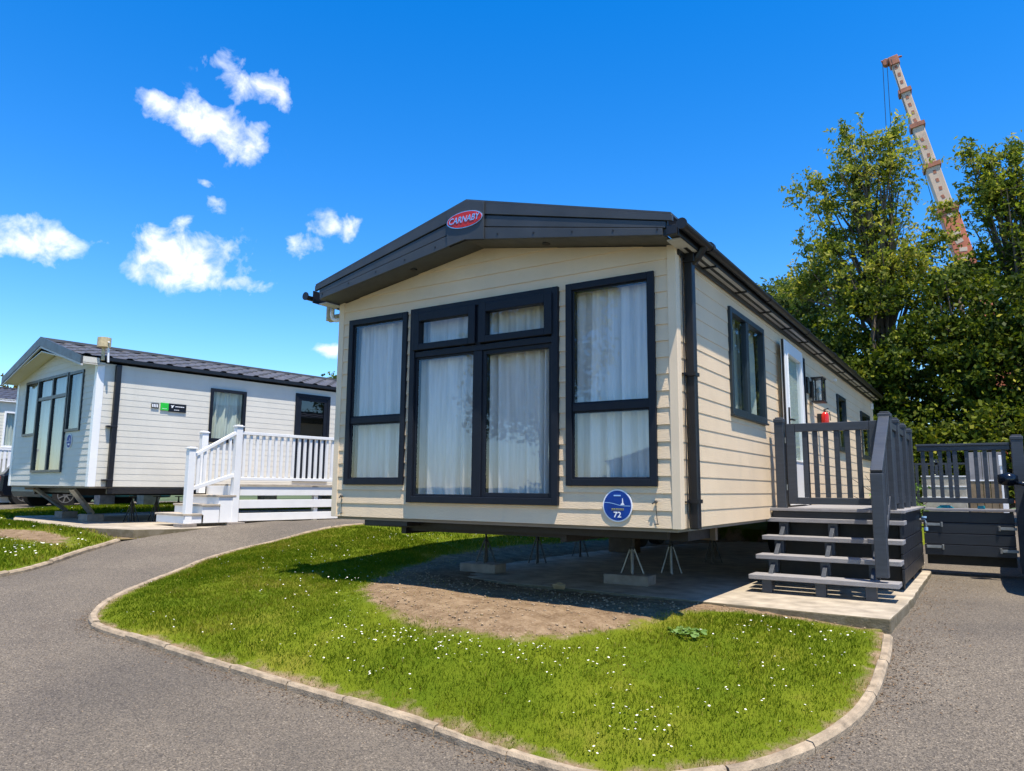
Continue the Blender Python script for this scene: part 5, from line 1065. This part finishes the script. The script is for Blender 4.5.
# weed rosette
wr = []; zc = float(L1g(np.array([.048]), np.array([-.054]))[0])
V = []; F = []
for k in range(70):
    a = random.uniform(0, 6.28); d = random.uniform(.005, .12); x, y = .048+d*math.cos(a)*1.2, -.054+d*math.sin(a)*1.2; z = zc+random.uniform(.012, .028); l = random.uniform(.016, .027); b_ = random.uniform(0, 6.28); o = len(V)
    n = 6; V += [(x+l*math.cos(b_+2*math.pi*i/n)*(1 if i % 3 else 1.25), y+l*.7*math.sin(b_+2*math.pi*i/n), z+.012*math.sin(i*1.3)) for i in range(n)]; F.append(tuple(range(o, o+n)))
mb = MB(); mb.add(V, F); o = mb.build('broadleaf_weed', M['weed']); a_ = o.data.attributes.new('rnd', 'FLOAT', 'POINT'); a_.data.foreach_set('value', rng.uniform(0, 1, len(o.data.vertices)).astype(np.float32)); tag(o, 'pale broad-leaved weed growing in the lawn below the slab', 'weed')
# pebbles and loose soil crumbs on the bare patch
def pebbles(name, n, poly, zf, label, r0, r1, mat, test=None):
    poly = np.array(poly); x0, y0 = poly.min(0); x1, y1 = poly.max(0); mb = MB(); c_ = 0; x = rng.uniform(x0, x1, n); y = rng.uniform(y0, y1, n); k = inpoly(x, y, poly)
    if test is not None: k &= test(x, y)
    x, y = x[k], y[k]; z = zf(x, y)
    ico = [(0, 0, 1), (.9, 0, .3), (.28, .85, .3), (-.72, .53, .3), (-.72, -.53, .3), (.28, -.85, .3), (0, 0, -1)]; fc = [(0, 1, 2), (0, 2, 3), (0, 3, 4), (0, 4, 5), (0, 5, 1), (6, 2, 1), (6, 3, 2), (6, 4, 3), (6, 5, 4), (6, 1, 5)]
    V = np.array(ico)[None]*rng.uniform(.6, 1.3, (len(x), 7, 3)); r_ = r0+(r1-r0)*rng.uniform(0, 1, len(x))**3; V = V*r_[:, None, None]*np.array([1, 1, .6]); a = rng.uniform(0, 6.28, len(x)); ca, sa = np.cos(a)[:, None], np.sin(a)[:, None]
    X = V[..., 0]*ca-V[..., 1]*sa+x[:, None]; Y = V[..., 0]*sa+V[..., 1]*ca+y[:, None]; Z = V[..., 2]+z[:, None]+r_[:, None]*.2
    f = (np.array(fc)[None]+7*np.arange(len(x))[:, None, None]).reshape(-1, 3)
    return stuff(npmesh(name, np.stack([X, Y, Z], -1).reshape(-1, 3), f, mat), label, 'pebbles')
M['pebble'] = simple('pebble_mix', (.30, .215, .135), .9, 0, .5, 35, .3, 80)
pebbles('pebbles', 5200, SOIL[:10]+[(1.2, 1.0), (-2.3, 1.08), (-3.6, 1.4), (-3.9, 2.0), (-3.4, .3)], L1g, 'small stones and soil crumbs on the bare earth in front of the slab', .002, .018, M['pebble'], lambda x, y: ~((y > 1.1) & (x > -3.3)))
pebbles('gravel', 9000, [(2.4, -3), (2.4, 4.9), (1.3, 4.9), (1.32, -.6), (.7, -1.6), (-6, -2.1), (-6, -4), (0, -4)], lambda x, y: T(x, y), 'loose grit scattered on the asphalt', .002, .006, M['pebble'])
mb = MB(); o = None
st = MB(); ic = [(0, 0, .05), (.07, .01, .03), (.03, .05, .03), (-.05, .04, .035), (-.075, -.01, .02), (-.02, -.05, .03), (.05, -.04, .02), (.06, .0, -.02), (-.06, 0, -.02)]
st.add(ic, [(0, 1, 2), (0, 2, 3), (0, 3, 4), (0, 4, 5), (0, 5, 6), (0, 6, 1), (1, 7, 2), (2, 7, 8, 3), (3, 8, 4), (4, 8, 5), (5, 8, 7, 6), (6, 7, 1)]); o = st.build('stone', M['stone'], bevel=.006, loc=(-1.58, .95, -.65)); tag(o, 'buff stone lying on the bare soil at the slab edge', 'stone')
# dead leaves gathered along the kerb and on the drive
def litter(n):
    P = []
    for _ in range(n):
        q = K1[int(random.random()**1.0*len(K1)*.62)]; P.append((q[0]+random.gauss(0, .05), q[1]-abs(random.gauss(.03, .07))-.03) if q[1] < -1.2 else (q[0]+abs(random.gauss(.04, .09))+.03, q[1]+random.gauss(0, .05)))
    for _ in range(int(n*.5)): P.append((1.33+abs(random.gauss(0, .22)), random.uniform(-.4, 4.9)))
    P = np.array(P); P = P[~inpoly(P[:, 0], P[:, 1], np.array(POLY1))]; z = T(P[:, 0], P[:, 1])+rng.uniform(.003, .010, len(P)); C = np.c_[P, z]
    a = rng.uniform(0, 6.28, len(P)); s = rng.uniform(.003, .011, len(P)); d = np.c_[np.cos(a), np.sin(a), rng.uniform(-.4, .4, len(P))]*s[:, None]; e = np.c_[-np.sin(a), np.cos(a), rng.uniform(-.3, .3, len(P))]*s[:, None]*.5
    v = np.stack([C-d, C+e, C+d, C-e], 1).reshape(-1, 3); return stuff(npmesh('leaf_litter', v, np.arange(len(v)).reshape(-1, 4), M['litter'], np.repeat(rng.uniform(0, 1, len(P)), 4)), 'brown dead leaves gathered along the kerb and drive edge', 'leaf litter')
litter(3000)
